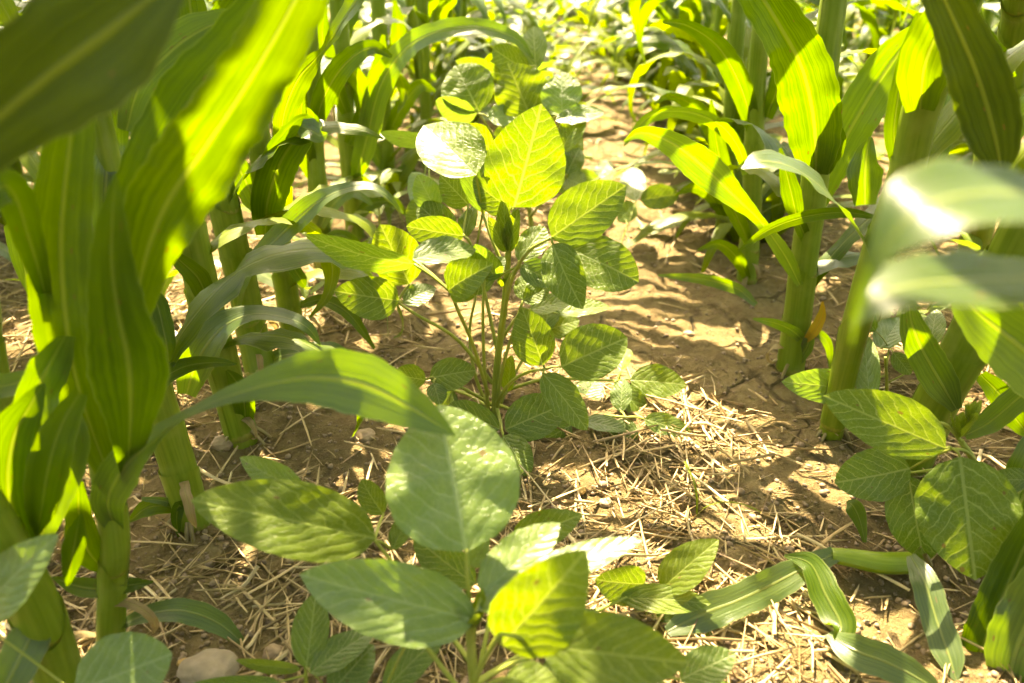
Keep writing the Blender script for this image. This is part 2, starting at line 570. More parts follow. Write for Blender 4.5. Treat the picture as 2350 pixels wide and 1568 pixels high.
def ribbon(pts, hw, roll, n=30, m=9, fold=0.25, wave=0.10, wfreq=9.0, side=None, seed=0, glint=0.0):
    """leaf blade: midrib points, half widths (m), rolls (deg). Without side the zero roll faces the camera."""
    k = len(pts)
    D = catmull(np.column_stack([np.asarray(pts, float), np.asarray(hw, float), np.asarray(roll, float)]), n)
    Pm, H, R = D[:, :3], np.maximum(D[:, 3], 0.0006), np.radians(D[:, 4])
    T = nrm(np.gradient(Pm, axis=0))
    if side is None:
        V = nrm(CAMP - Pm) + glint * np.array(SUNV)[None]
        N0 = nrm(V - (V * T).sum(1, keepdims=True) * T)
        S0 = np.cross(T, N0)
    else:
        S0 = np.repeat(np.asarray(side, float)[None], n, 0)
        S0 = nrm(S0 - (S0 * T).sum(1, keepdims=True) * T)
        N0 = np.cross(S0, T)
    c, s = np.cos(R)[:, None], np.sin(R)[:, None]
    S = S0 * c + N0 * s
    N = -S0 * s + N0 * c
    r = random.Random(seed * 977 + 13)
    L = np.concatenate([[0], np.cumsum(np.linalg.norm(np.diff(Pm, axis=0), axis=1))])
    tot = max(L[-1], 1e-6)
    verts, uvs = [], []
    p1, p2, p3 = r.random() * 6, r.random() * 6, r.random() * 6
    for i in range(n):
        l = L[i]
        env = min(1.0, 4.0 * l / tot) * min(1.0, 3.0 * (1 - l / tot) + .15)
        for j in range(m):
            q = -1 + 2 * j / (m - 1)
            aq = abs(q)
            ph = p1 if q < 0 else p2
            w = wave * env * aq ** 2 * (math.sin(wfreq * l / 0.1 + ph) + 0.5 * math.sin(wfreq * 2.1 * l / 0.1 + ph * 1.7 + p3))
            h = fold * aq ** 1.3 - 0.22 * fold * aq ** 3 + w
            e = 1 + 0.03 * math.sin(wfreq * 3.3 * l / 0.1 + ph * 3)
            verts.append(Pm[i] + S[i] * H[i] * q * e + N[i] * H[i] * h)
            uvs.append((0.5 + 0.5 * q, l / 0.35))
    return np.array(verts), grid_faces(n, m), np.array(uvs)


def tube(pts, radii, n=None, m=14, squash=1.0, cap=True, start=0.0):
    k = len(pts)
    n = n or max(6, 5 * k)
    D = catmull(np.column_stack([np.asarray(pts, float), np.asarray(radii, float)]), n) if k > 1 else None
    Pm, R = D[:, :3], np.maximum(D[:, 3], 0.0003)
    T = nrm(np.gradient(Pm, axis=0))
    ref = np.array([0.31, -0.9, 0.11])
    if abs(np.dot(T.mean(0), ref)) > 0.85:
        ref = np.array([0.9, 0.1, 0.3])
    A = nrm(ref - (T @ ref)[:, None] * T)
    B = np.cross(T, A)
    L = np.concatenate([[0], np.cumsum(np.linalg.norm(np.diff(Pm, axis=0), axis=1))])
    verts, uvs, faces = [], [], []
    for i in range(n):
        for j in range(m + 1):
            a = 2 * math.pi * j / m + start
            verts.append(Pm[i] + (A[i] * math.cos(a) + B[i] * math.sin(a) * squash) * R[i])
            uvs.append((j / m, L[i] / 0.3))
    faces = grid_faces(n, m + 1)
    if cap:
        verts.append(Pm[-1]); uvs.append((0.5, L[-1] / 0.3))
        e = len(verts) - 1
        for j in range(m):
            faces.append(((n - 1) * (m + 1) + j, (n - 1) * (m + 1) + j + 1, e))
    return np.array(verts), faces, np.array(uvs)


def join(parts):
    vs, fs, us, o = [], [], [], 0
    for v, f, u in parts:
        vs.append(v); us.append(u)
        fs += [tuple(i + o for i in q) for q in f]
        o += len(v)
    return np.vstack(vs), fs, np.vstack(us)


def leaf_px(spec, **kw):
    """leaf given as (px, py, distance or -height, half width px, roll)"""
    P, H, R = [], [], []
    for x, y, Y, w, r in spec:
        p = PT(x, y, Y)
        P.append(p)
        H.append(w * depth(p) / F)
        R.append(r)
    return ribbon(P, H, R, **kw)


# ------------------------------------------------------------------ soybean leaflets
def leaflet_mesh(B, T, W, N, curl=0.12, cup=0.12, n=16, m=13, seed=0, quilt=0.0035):
    """ovate leaflet from base B to tip T, full width W, upper normal N; curl bends the tip down, cup lifts the margins"""
    B, T, N = np.array(B, float), np.array(T, float), np.array(N, float)
    A = T - B
    L = np.linalg.norm(A)
    A = A / L
    N = N - A * np.dot(A, N)
    N /= np.linalg.norm(N)
    S = np.cross(A, N)
    r = random.Random(seed * 31 + 5)
    asym = 1 + r.uniform(-.07, .07)
    pk = r.uniform(.52, .66)
    p1, p2 = r.random() * 6, r.random() * 6
    ts = np.linspace(0, 1, n) ** 1.0
    pe = r.uniform(.68, .86)
    prof = lambda t: (max(t, 0) ** pk) * ((1 - t) ** pe)
    tm = pk / (pk + pe)
    pm = prof(tm)
    verts, uvs = [], []
    for t in ts:
        w = prof(t) / pm
        w = max(w, 0.02 if t < .5 else 0.0)
        for j in range(m):
            q = -1 + 2 * j / (m - 1)
            aq = abs(q)
            a = aq * w
            x = 0.5 * W * w * q * (asym if q > 0 else 2 - asym)
            ph = (t - .42 * a ** 1.25) * 7.5 + (.45 if q > 0 else 0)
            qh = quilt * abs(math.sin(math.pi * (ph + .5))) * min(1, 5 * aq) * (1 - t ** 4)
            z = cup * W * (a ** 1.5) * 0.5 + curl * L * (4 * t * (1 - t)) * 0.5 + qh * L
            z += 0.035 * W * a * a * math.sin(8 * t + (p1 if q > 0 else p2)) + 0.02 * W * a * math.sin(17 * t + 5 * a + p1) + 0.012 * W * a * math.sin(21 * t + p2)
            e = 1 + .012 * math.sin(40 * t + p1)
            verts.append(B + A * (t * L + .03 * L * math.sin(math.pi * t) * 0) + S * x * e + N * z)
            uvs.append((0.5 + 0.5 * q * w, t))
    return np.array(verts), grid_faces(n, m), np.array(uvs)


def face_normal(B, T, roll):
    B, T = np.array(B), np.array(T)
    A = (T - B) / np.linalg.norm(T - B)
    V = CAMP - (B + T) / 2
    if roll == 'H':
        V = V / np.linalg.norm(V) + .62 * np.array(SUNV)
        roll = 0
    N0 = V - A * np.dot(V, A)
    N0 /= np.linalg.norm(N0)
    S0 = np.cross(A, N0)
    r = math.radians(roll)
    return -S0 * math.sin(r) + N0 * math.cos(r)


# ================================================================== THE SETTING
# soil: one sheet, fine near the camera, reaching far out
def axis_steps(a, b, fine, edges):
    xs = list(np.arange(a, b + 1e-9, fine))
    lo, hi = [], []
    s, x = fine, a
    while x > edges[0]:
        s *= 1.35; x -= s; lo.append(x)
    s, x = fine, b
    while x < edges[1]:
        s *= 1.35; x += s; hi.append(x)
    return np.array(lo[::-1] + xs + hi)


xs = axis_steps(-0.95, 0.95, 0.0058, (-60, 60))
ys = axis_steps(0.30, 1.75, 0.0058, (-20, 90))
X, Yg = np.meshgrid(xs, ys)
fade = np.clip(1 - (np.hypot(X, Yg - 1) - 6) / 6, 0, 1)
Z = gz(X, Yg) * (0.2 + 0.8 * fade)
nx, ny = len(xs), len(ys)
vv = np.column_stack([X.ravel(), Yg.ravel(), Z.ravel()])
idx = np.arange(nx * ny).reshape(ny, nx)
ff = np.stack([idx[:-1, :-1], idx[:-1, 1:], idx[1:, 1:], idx[1:, :-1]], -1).reshape(-1, 4)
soil = mesh_obj("soil", vv, ff, M_SOIL)
soil["kind"] = "structure"

# ------------------------------------------------------------------ straw on the soil
BARE = [(1130, 980, 260, 70, .6), (1890, 1060, 170, 130, .6), (1230, 780, 200, 120, .5), (1600, 720, 300, 190, .95), (1430, 900, 120, 90, .5), (790, 970, 330, 120, .85), (1990, 1120, 110, 150, .8), (2010, 1400, 130, 130, .85),
        (480, 1060, 140, 120, .8), (430, 1240, 170, 80, .75), (1400, 1200, 90, 50, .5), (1660, 1180, 80, 60, .5), (1290, 1090, 120, 70, .55), (460, 1500, 180, 60, .8), (1800, 900, 130, 110, .8),
        (900, 800, 250, 70, .55)]


def straw_density(px, py):
    d = 1.0
    for cx, cy, rx, ry, k in BARE:
        q = ((px - cx) / rx) ** 2 + ((py - cy) / ry) ** 2
        d *= 1 - k * max(0.0, min(1.0, 1.6 - q * 1.1))
    return d


def straw_geo(L, r, bend, m=5, n=4, flat=0.55, seed=0, kink=0.0):
    rr = random.Random(seed)
    pts = []
    for i in range(n):
        t = i / (n - 1)
        pts.append((L * (t - .5), kink * L * max(0, t - .55) + bend * L * math.sin(math.pi * t) + rr.uniform(-.01, .01) * L, rr.uniform(-.4, .4) * r))
    return tube(pts, [r * rr.uniform(.8, 1.1) for _ in pts], n=n, m=m, squash=flat, cap=False)


STRAW_VARS = [straw_geo(1.0, 1.0, 0, seed=1)]


def sample_straw_spot(rr):
    while True:
        px, py = rr.uniform(-120, 2470), rr.uniform(60, 1640)
        p = GH(px, py)
        # uniform in world area: weight by inverse pixel density
        if p.y > 4.5:
            continue
        wgt = (depth(p) / 1.9) ** 3
        if rr.random() > min(1, wgt * (6.0 if p.y < 1.6 else 1.2)):
            continue
        cl = 0.55 + 1.3 * float(vnoise(p.x, p.y, 7, 5))
        if rr.random() < straw_density(px, py) * max(.12, min(1.0, cl + .25)):
            return p


def straw_matrix(p, L, rr, lift=1.0):
    a = rr.gauss(0.25, .9) + (math.pi / 2 if rr.random() < .55 else 0)
    tilt = rr.gauss(0, .07)
    z = gzf(p.x, p.y) + 0.0015 + abs(rr.gauss(0, .0045)) * lift
    return Matrix.Translation((p.x, p.y, z)) @ Matrix.Rotation(a, 4, 'Z') @ Matrix.Rotation(tilt, 4, 'Y') @ Matrix.Rotation(rr.uniform(0, 6.28), 4, 'X')


rs = random.Random(21)
straw_meshes = []
for k in range(14):
    L = rs.choice([rs.uniform(.03, .06), rs.uniform(.05, .09), rs.uniform(.08, .13)])
    r = rs.uniform(.0011, .0024)
    v, f, u = straw_geo(L, r, rs.choice([0, 0, .02, -.03, .06]), n=7, seed=k, flat=rs.choice([.3, .5, .75]), kink=rs.choice([0, 0, .5, -.9, .25]))
    o = mesh_obj("straw", v, f, M_STRAW1, soil, u)
    straw_meshes.append(o)
cnt = 0
for k in range(290):
    while True:
        p = sample_straw_spot(rs)
        if 0.38 < p.y < 1.35:
            break
    if k < 14:
        o = straw_meshes[k]
    else:
        o = straw_meshes[k % 14].copy()
        COL.objects.link(o)
        o.parent = soil
    o.matrix_local = straw_matrix(p, .06, rs, 1.8)
# the uncountable rest of the litter
vs_, fs_, us_, tn_ = [], [], [], []
off = 0
base_v, base_f, base_u = straw_geo(1.0, 1.0, 0, m=4, n=3, seed=3)
bf = np.array([list(q) for q in base_f])
faces_all = []
for k in range(10500):
    p = sample_straw_spot(rs)
    small = rs.random() < .55
    L = rs.uniform(.008, .028) if small else rs.uniform(.025, .08)
    r = rs.uniform(.0004, .0015) if small else rs.uniform(.0007, .0018)
    Mx = np.array(straw_matrix(p, L, rs, 0.8 if small else 1.2))
    v = base_v * np.array([L, r, r])
    v[:, 1] += rs.uniform(-.03, .03) * L * np.cos(base_v[:, 0] * math.pi)
    v = v @ Mx[:3, :3].T + Mx[:3, 3]
    vs_.append(v); us_.append(base_u); tn_.append(np.full(len(v), rs.random()))
    faces_all.append(bf + off)
    off += len(v)
litter = mesh_obj("straw_litter", np.vstack(vs_), np.vstack(faces_all), M_STRAW, soil, np.vstack(us_), tone=np.concatenate(tn_))
litter["kind"] = "stuff"

# soil crumbs
def blob(r, seed, sub=2, sq=(1, 1, .7), amp=.25):
    import bmesh
    bm = bmesh.new()
    bmesh.ops.create_icosphere(bm, subdivisions=sub, radius=1)
    v = np.array([x.co[:] for x in bm.verts])
    f = [[q.index for q in x.verts] for x in bm.faces]
    bm.free()
    d = 1 + amp * 1.6 * (vnoise(v[:, 0] + v[:, 2] * .7, v[:, 1] - v[:, 2] * .6, 1.6, seed % 9) + .5 * vnoise(v[:, 0] - v[:, 2], v[:, 1] + v[:, 2], 3.3, seed % 7))
    v = v * d[:, None] * np.array(sq) * r
    return v, f


cv, cf = zip(*[blob(1, s, 1, (1, 1, .75), .4) for s in range(5)])
vs_, faces_all, off = [], [], 0
for k in range(9000):
    px, py = rs.uniform(-60, 2410), rs.uniform(420, 1640)
    p = GH(px, py)
    r = min(.0085, .0007 + abs(rs.gauss(0, .0017)))
    i = rs.randrange(5)
    a = rs.uniform(0, 6.28)
    c, s = math.cos(a), math.sin(a)
    v = cv[i] @ np.array([[c, s, 0], [-s, c, 0], [0, 0, 1]]) * r + np.array([p.x, p.y, gzf(p.x, p.y) + r * .25])
    vs_.append(v); faces_all.append(np.array(cf[i]) + off); off += len(v)
cr = mesh_obj("soil_crumbs", np.vstack(vs_), np.vstack(faces_all), M_CLOD, soil)
cr["kind"] = "stuff"


def stone(px, py, wpx, sq, mat, label, seed, rz=0.0):
    p = GH(px, py)
    r = wpx * depth(p) / F / 2
    v, f = blob(r, seed, 4, sq, .22)
    o = mesh_obj("stone", v, f, mat)
    o.location = (p.x, p.y, gzf(p.x, p.y) + r * sq[2] * .35)
    o.rotation_euler = (0, 0, rz)
    tag(o, label, "stone", "stones lying on the soil")


stone(515, 1025, 52, (1, .8, .75), M_STONE1, "brown rounded stone half buried beside the foot of a left corn stalk", 1)
stone(837, 1008, 48, (1, .8, .6), M_STONE1, "small reddish brown stone on bare soil left of the centre soybean", 2, .4)
stone(482, 1552, 125, (1, .8, .6), M_STONE2, "large pale rounded stone at the bottom edge, left of centre", 3, .2)
stone(424, 1528, 30, (1, .65, .6), M_STONE3, "tiny orange pebble beside the large pale stone", 4, .3)
stone(1390, 1155, 34, (1, .8, .6), M_STONE1, "small dark stone in the straw below the centre soybean", 5)
stone(1335, 1130, 24, (.8, 1, .6), M_STONE3, "tiny reddish pebble in straw below the centre soybean", 6)
stone(1580, 770, 26, (1, .8, .6), M_STONE1, "small grey pebble on bare soil in the alley right of the centre soybean", 7)
stone(630, 1500, 52, (1, .8, .7), M_STONE1, "dull brown stone in straw near the bottom, left of the foreground soybean", 8)


# ================================================================== CORN
def make_stalk(root, base, P, R, nodes, sheaths=True, seed=0):
    """stalk through points P with radii R, ring at each node, leaf sheath wrapped above each node"""
    r = random.Random(seed)
    o = root.location
    n = 8 * len(P)
    v, f, u = tube(P, R, n=n, m=18)
    st = mesh_obj("stalk", v, f, M_STALK, root, u, o)
    D = catmull(np.column_stack([np.array([list(q) for q in P]), np.array(R)]), 200)
    for i, (a, b) in enumerate(nodes):          # fractions of the stalk: node, collar
        ia, ib = int(a * 199), min(199, int(b * 199))
        c, rad = D[ia, :3], D[ia, 3]
        t = nrm((D[min(199, ia + 2), :3] - D[max(0, ia - 2), :3])[None])[0]
        pts = [c - t * rad * .30, c - t * rad * .12, c + t * rad * .12, c + t * rad * .30]
        v, f, u = tube(pts, [rad * 1.0, rad * 1.055, rad * 1.055, rad * 1.0], n=7, m=18, cap=False)
        mesh_obj("node", v, f, M_NODE, st, u, o)
        if sheaths and ib > ia + 6:
            seg = D[np.linspace(ia, ib, 9).astype(int)]
            n2, m2 = 16, 20
            Q = catmull(seg, n2)
            T = nrm(np.gradient(Q[:, :3], axis=0))
            ref = np.array([math.cos(r.uniform(0, 6.28)), math.sin(r.uniform(0, 6.28)), 0.1])
            A = nrm(ref - (T @ ref)[:, None] * T)
            B = np.cross(T, A)
            vs, us = [], []
            for k in range(n2):
                fr = k / (n2 - 1)
                for j in range(m2 + 1):
                    an = -.35 + (2 * math.pi + .7) * j / m2
                    lap = .04 * j / m2
                    cut = 1.0 - (.34 * (fr ** 3)) * (0.5 + 0.5 * math.cos(an - math.pi - math.pi))
                    rad = Q[k, 3] * (1.03 + lap + .10 * fr ** 4 + .02 * math.sin(an * 3 + i))
                    L = np.linalg.norm(Q[-1, :3] - Q[0, :3])
                    drop = -(L * .22) * fr ** 2 * max(0, math.cos(an)) ** 1.5
                    vs.append(Q[k, :3] + (A[k] * math.cos(an) + B[k] * math.sin(an)) * rad + T[k] * drop)
                    us.append((an / 6.283, fr * L / .3))
            mesh_obj("sheath", np.array(vs), grid_faces(n2, m2 + 1), M_SHEATH, root, np.array(us), o)
    return D


def auto_leaf(p0, az, L, hwm, up0, droop, seed, twist=0.0, reach=1.0):
    """free corn leaf: starts at p0, leaves the stalk at up0 degrees above level and arches over"""
    r = random.Random(seed)
    out = np.array([math.cos(az), math.sin(az), 0])
    side = np.array([-math.sin(az), math.cos(az), 0])
    p = np.array(p0, float)
    pts, hw, ro = [p.copy()], [hwm * .62], [0]
    n = 9
    el = math.radians(up0)
    for i in range(1, n):
        t = i / (n - 1)
        el -= math.radians(droop) / (n - 1) * (0.45 + 1.1 * t)
        dirv = out * math.cos(el) + np.array([0, 0, math.sin(el)]) + side * r.uniform(-.10, .10)
        p = p + dirv / np.linalg.norm(dirv) * L / (n - 1)
        if p[2] < 0.012:
            p[2] = 0.012 + .006 * r.random()
        pts.append(p.copy())
        w = min(1, .62 + 1.6 * t) * (1 - max(0, (t - .45) / .55) ** 1.7)
        hw.append(max(.0012, hwm * w))
        ro.append(twist * t * t + r.uniform(-12, 12))
    return pts, hw, ro, side


def blocks_view(v, tmin, margin=60):
    for q in v[::3]:
        pr = project(Vector(q))
        if pr and pr[2] < tmin and -margin < pr[0] < PW + margin and -margin < pr[1] < PH + margin:
            return True
    return False


def hero_corn(label, base, via, radius_px, height=1.35, leaves=(), mats=None, upper=8, seed=0, nodes=None, up_from=0.52, tmin=1.15, group="corn plants", low=0):
    """base: foot pixel; via: stalk pixels (px, py, distance) going up; the plant goes on above the frame"""
    r = random.Random(seed)
    g = GH(*base)
    g.z = gzf(g.x, g.y)
    root = empty("corn_plant", g)
    tag(root, label, "corn", group)
    P = [g - Vector((0, 0, .012))] + [PY(*q) for q in via]
    R = [radius_px[0] * depth(P[0]) / F]
    rp = radius_px[1] * depth(P[-1]) / F
    for i in range(1, len(P)):
        R.append(R[0] + (rp - R[0]) * i / (len(P) - 1))
    top = P[-1]
    d = (P[-1] - P[-2]).normalized()
    d = Vector((d.x * .6, d.y * .6, max(.8, d.z))).normalized()
    if height > top.z + .1:
        for k in (0.5, 1.0):
            P.append(top + d * ((height - top.z) / d.z) * k)
            R.append(rp * (1 - .62 * k))
    Ltot = sum((P[i + 1] - P[i]).length for i in range(len(P) - 1))
    if nodes is None:
        nodes = []
        a = .03
        while a < .8:
            st = r.uniform(.13, .175) / Ltot * (1 + a * .5)
            nodes.append((a, min(.97, a + st * 1.25)))
            a += st
    D = make_stalk(root, g, P, R, nodes, True, seed)
    for i, spec in enumerate(leaves):
        kw = {}
        mat = M_CORN[(i + seed) % 2]
        if isinstance(spec, dict):
            spec = dict(spec)
            mat = spec.pop('mat', mat)
            pts = spec.pop('pts')
            kw = spec
        else:
            pts = spec
        v, f, u = leaf_px(pts, seed=seed * 10 + i, **kw)
        mesh_obj("leaf", v, f, mat, root, u, g)
    # roots at the foot
    for k in range(4):
        a = r.uniform(0, 6.28)
        q = g + Vector((math.cos(a), math.sin(a), 0)) * R[0] * .8 + Vector((0, 0, .016))
        e = g + Vector((math.cos(a), math.sin(a), 0)) * R[0] * 2.0 + Vector((0, 0, -.012))
        v, f, u = tube([q, (q + e) / 2 + Vector((0, 0, .004)), e], [.0026, .0024, .0018], n=6, m=6)
        mesh_obj("brace_root", v, f, M_ROOT, root, u, g)
    for k in range(2 if height > .3 else 0):
        pts, hw, ro, side = auto_leaf(g + Vector((0, 0, .03 + .03 * k)), r.uniform(0, 6.28), r.uniform(.06, .11), r.uniform(.003, .006), 55, 200, r.random(), r.uniform(-160, 160))
        v, f, u = ribbon(pts, hw, ro, n=14, m=5, side=side, wave=.3, seed=seed + k)
        mesh_obj("dry_leaf", v, f, M_DRY, root, u, g)
    made = 0
    for k in range(low * 6):
        if made >= low:
            break
        h = r.uniform(.08, .42)
        j = int(np.argmin(np.abs(D[:, 2] - h)))
        az = r.uniform(-.4, 3.5)
        pts, hw, ro, side = auto_leaf(D[j, :3], az, r.uniform(.22, .42), r.uniform(.014, .024), r.uniform(35, 75), r.uniform(80, 170), r.random(), r.uniform(-60, 60))
        v, f, u = ribbon(pts, hw, ro, n=22, m=7, side=side, wave=.2, seed=seed * 31 + k)
        bad = False
        for q in v[::2]:
            pr = project(Vector(q))
            if pr and (pr[2] < depth(Vector(D[j, :3])) - .06 or (930 < pr[0] < 1600 and 150 < pr[1] < 1100 and pr[2] < 1.5)):
                bad = True
                break
        if not bad:
            mesh_obj("leaf", v, f, r.choice([G1, G2, GY, M_BRIGHT]), root, u, g)
            made += 1
    # leaves above the frame
    k = 0
    az0 = r.uniform(-.5, .5)
    if upper:
        hs = np.linspace(up_from, height * .96, upper)
        for h in hs:
            j = int(np.argmin(np.abs(D[:, 2] - h)))
            p0 = D[j, :3]
            for trial in range(8):
                az = az0 + math.pi * (k % 2) + r.gauss(0, .5)
                L = r.uniform(.45, .75) * (0.7 + .3 * (h / height))
                up0 = r.uniform(48, 68)
                dr = r.uniform(70, 135)
                pts, hw, ro, side = auto_leaf(p0, az, L, r.uniform(.026, .042), up0, dr, r.random(), r.uniform(-40, 40))
                v, f, u = ribbon(pts, hw, ro, n=26, m=7, side=side, wave=.16, seed=int(r.random() * 1e5))
                if not blocks_view(v, tmin):
                    mesh_obj("leaf", v, f, M_CORN[r.randrange(2)], root, u, g)
                    break
            k += 1
    return root


G1, G2, GY = M_CORN
# ---- left row, near
hero_corn("dark corn plant whose huge shaded leaf covers the top left corner",
          (165, 1640), [(75, 1380, .40), (-70, 1120, .40), (-240, 800, .40), (-400, 560, .40)], (48, 44), 1.3, [
    dict(pts=[(-140, 390, .34, 70, -20), (0, 268, .35, 100, -15), (120, 168, .36, 128, -10), (240, 78, .37, 128, -5), (350, -10, .38, 70, 0), (430, -70, .39, 20, 0)], mat=M_SHADED, n=40, m=13, wave=.05, fold=.18),
    dict(pts=[(-60, 480, .42, 30, 10), (20, 430, .44, 40, 0), (70, 560, .47, 30, 0), (110, 700, .49, 12, 0)], mat=G1),
    dict(pts=[(60, 1240, .42, 30, 20), (20, 1130, .42, 60, 10), (30, 1010, .43, 55, 0), (70, 930, .44, 30, 0), (100, 880, .45, 5, 0)], mat=G1),
    dict(pts=[(100, 1400, .40, 30, 0), (60, 1480, .38, 45, 10), (20, 1560, .36, 40, 0), (-20, 1640, .35, 10, 0)], mat=G2),
], upper=16, seed=1)

hero_corn("corn plant at left with tall glowing blades, one leaf arching towards the middle",
          (243, 1505), [(258, 1330, .468), (262, 1230, .472), (235, 1040, .49), (190, 760, .52), (165, 420, .56), (150, 100, .60)], (29, 30), 1.3, [
    dict(pts=[(268, 1222, .468, 14, 10), (248, 1150, .463, 40, 25), (285, 1075, .458, 46, 10), (345, 1020, .455, 40, 50), (425, 955, .455, 22, 65), (545, 902, .455, 24, 25), (700, 868, .450, 58, 0), (830, 882, .445, 72, -8), (950, 940, .440, 46, -10), (1045, 1000, .435, 2, 0)], mat=G2, n=60, m=11, wave=.04, fold=.2),
    dict(pts=[(258, 1110, .47, 16, 0), (215, 1000, .475, 40, 10), (170, 850, .48, 62, 15), (148, 700, .49, 68, 10), (140, 560, .50, 66, 5), (150, 420, .51, 58, 0), (165, 290, .52, 48, -10), (180, 120, .53, 40, -20), (210, -60, .54, 30, 0)], mat=GY, n=50, m=13, wave=.08, fold=.22),
    dict(pts=[(292, 1095, .462, 12, 0), (300, 960, .45, 52, -5), (296, 840, .442, 84, 0), (272, 720, .438, 64, 5), (257, 610, .438, 48, 0), (258, 500, .44, 30, 0), (266, 395, .445, 2, 0)], mat=G1, n=40, m=13, wave=.06, fold=.25),
    dict(pts=[(300, 760, .47, 30, 10), (335, 590, .475, 60, 0), (385, 465, .48, 88, -12), (470, 340, .49, 92, -18), (560, 205, .505, 84, -20), (640, 70, .52, 76, -15), (720, -80, .54, 60, -10)], mat=GY, n=60, m=15, wave=.12, fold=.15, wfreq=13),
    dict(pts=[(215, 760, .55, 30, 0), (240, 640, .56, 42, 0), (330, 430, .58, 60, 10), (420, 260, .60, 75, 20), (520, 130, .61, 66, 25), (620, 10, .62, 55, 20), (680, -70, .63, 40, 0)], mat=G1, n=50, m=13, wave=.1),
    dict(pts=[(120, 1325, .46, 2, 0), (175, 1345, .462, 20, 10), (235, 1352, .465, 22, 10), (300, 1343, .47, 17, 10), (352, 1335, .475, 2, 0)], mat=G1, wave=.05),
    dict(pts=[(265, 1440, .462, 8, 30), (340, 1410, .47, 20, 15), (420, 1402, .475, 27, 5), (500, 1430, .48, 24, 0), (575, 1492, .475, 2, 0)], mat=G2, wave=.06),
    dict(pts=[(240, 1310, .465, 12, 20), (200, 1260, .46, 34, 15), (182, 1190, .46, 30, 5), (180, 1105, .46, 10, 0)], mat=G1, wave=.12),
], upper=15, seed=2)

hero_corn("corn plant low at the left edge with several drooping grey-green blades",
          (60, 1290), [(20, 1060, .56), (-30, 800, .57), (-70, 560, .58)], (34, 30), 1.3, [
    dict(pts=[(150, 770, 0.470, 20, 30), (118, 830, 0.470, 42, 20), (84, 900, 0.460, 50, 30), (70, 985, 0.450, 42, 0), (45, 1090, 0.450, 36, 0), (15, 1200, 0.450, 25, 0)], mat=G2, wave=.05),
    dict(pts=[(185, 900, 0.440, 18, 10), (140, 980, 0.430, 36, 0), (110, 1080, 0.420, 44, 0), (95, 1170, 0.420, 30, 5), (85, 1230, 0.420, 4, 0)], mat=GY, wave=.08),
    dict(pts=[(150, 930, 0.460, 16, 0), (165, 1000, 0.455, 36, 0), (150, 1090, 0.450, 38, -10), (110, 1190, 0.445, 30, -10), (70, 1300, 0.440, 6, 0)], mat=G2, wave=.08),
    dict(pts=[(-60, 890, 0.500, 30, 0), (10, 885, 0.510, 28, 10), (60, 872, 0.520, 22, 10), (108, 858, 0.530, 3, 0)], mat=G2),
    dict(pts=[(185, 1180, 0.430, 5, 0), (172, 1240, 0.425, 24, 0), (162, 1300, 0.420, 18, 0), (155, 1345, 0.420, 3, 0)], mat=G1),
    dict(pts=[(40, 960, 0.480, 20, 0), (10, 1010, 0.470, 60, 0), (-10, 1130, 0.460, 70, 0), (-20, 1240, 0.450, 40, 0)], mat=G1),
], upper=15, seed=3)

hero_corn("slanted corn stalk third from the left front, its foot ringed by small withering leaves",
          (447, 1208), [(405, 1060, .64), (352, 890, .65), (290, 640, .67), (240, 380, .69)], (38, 36), 1.35, [
    dict(pts=[(440, 1195, .63, 12, 0), (415, 1165, .625, 14, 20), (375, 1150, .62, 10, 20), (325, 1145, .615, 4, 0)], mat=G2),
    dict(pts=[(430, 1190, .625, 8, 30), (395, 1165, .62, 14, 10), (340, 1165, .615, 20, 0), (292, 1200, .61, 2, 0)], mat=GY),
    dict(pts=[(432, 1195, .62, 8, 0), (412, 1160, .615, 14, 30), (405, 1190, .61, 12, 0), (410, 1232, .605, 2, 0)], mat=G1),
    dict(pts=[(352, 905, .645, 24, 0), (335, 950, .64, 30, 0), (318, 990, .63, 16, 0), (312, 1040, .62, 3, 0)], mat=G2),
    dict(pts=[(355, 890, .64, 22, 10), (385, 862, .64, 20, 20), (430, 840, .65, 20, 20), (490, 832, .655, 14, 30), (545, 836, .66, 2, 0)], mat=GY),
    dict(pts=[(245, 190, .72, 34, 0), (252, 290, .72, 38, 0), (252, 335, .715, 40, 30), (248, 370, .69, 40, 50), (244, 400, .675, 40, 10), (240, 480, .67, 38, 0), (238, 560, .67, 26, 0)], mat=G2, wave=.03, n=50),
    dict(pts=[(330, 760, .66, 16, 0), (355, 690, .66, 22, 0), (380, 780, .64, 22, 0), (388, 830, .635, 4, 0)], mat=G1),
    dict(pts=[(290, 300, .70, 20, 0), (320, 200, .71, 34, 10), (390, 120, .72, 44, 20), (460, 70, .73, 40, 25), (540, 40, .74, 20, 20), (600, 20, .75, 5, 0)], mat=G2, n=40),
], upper=13, seed=4, low=2)

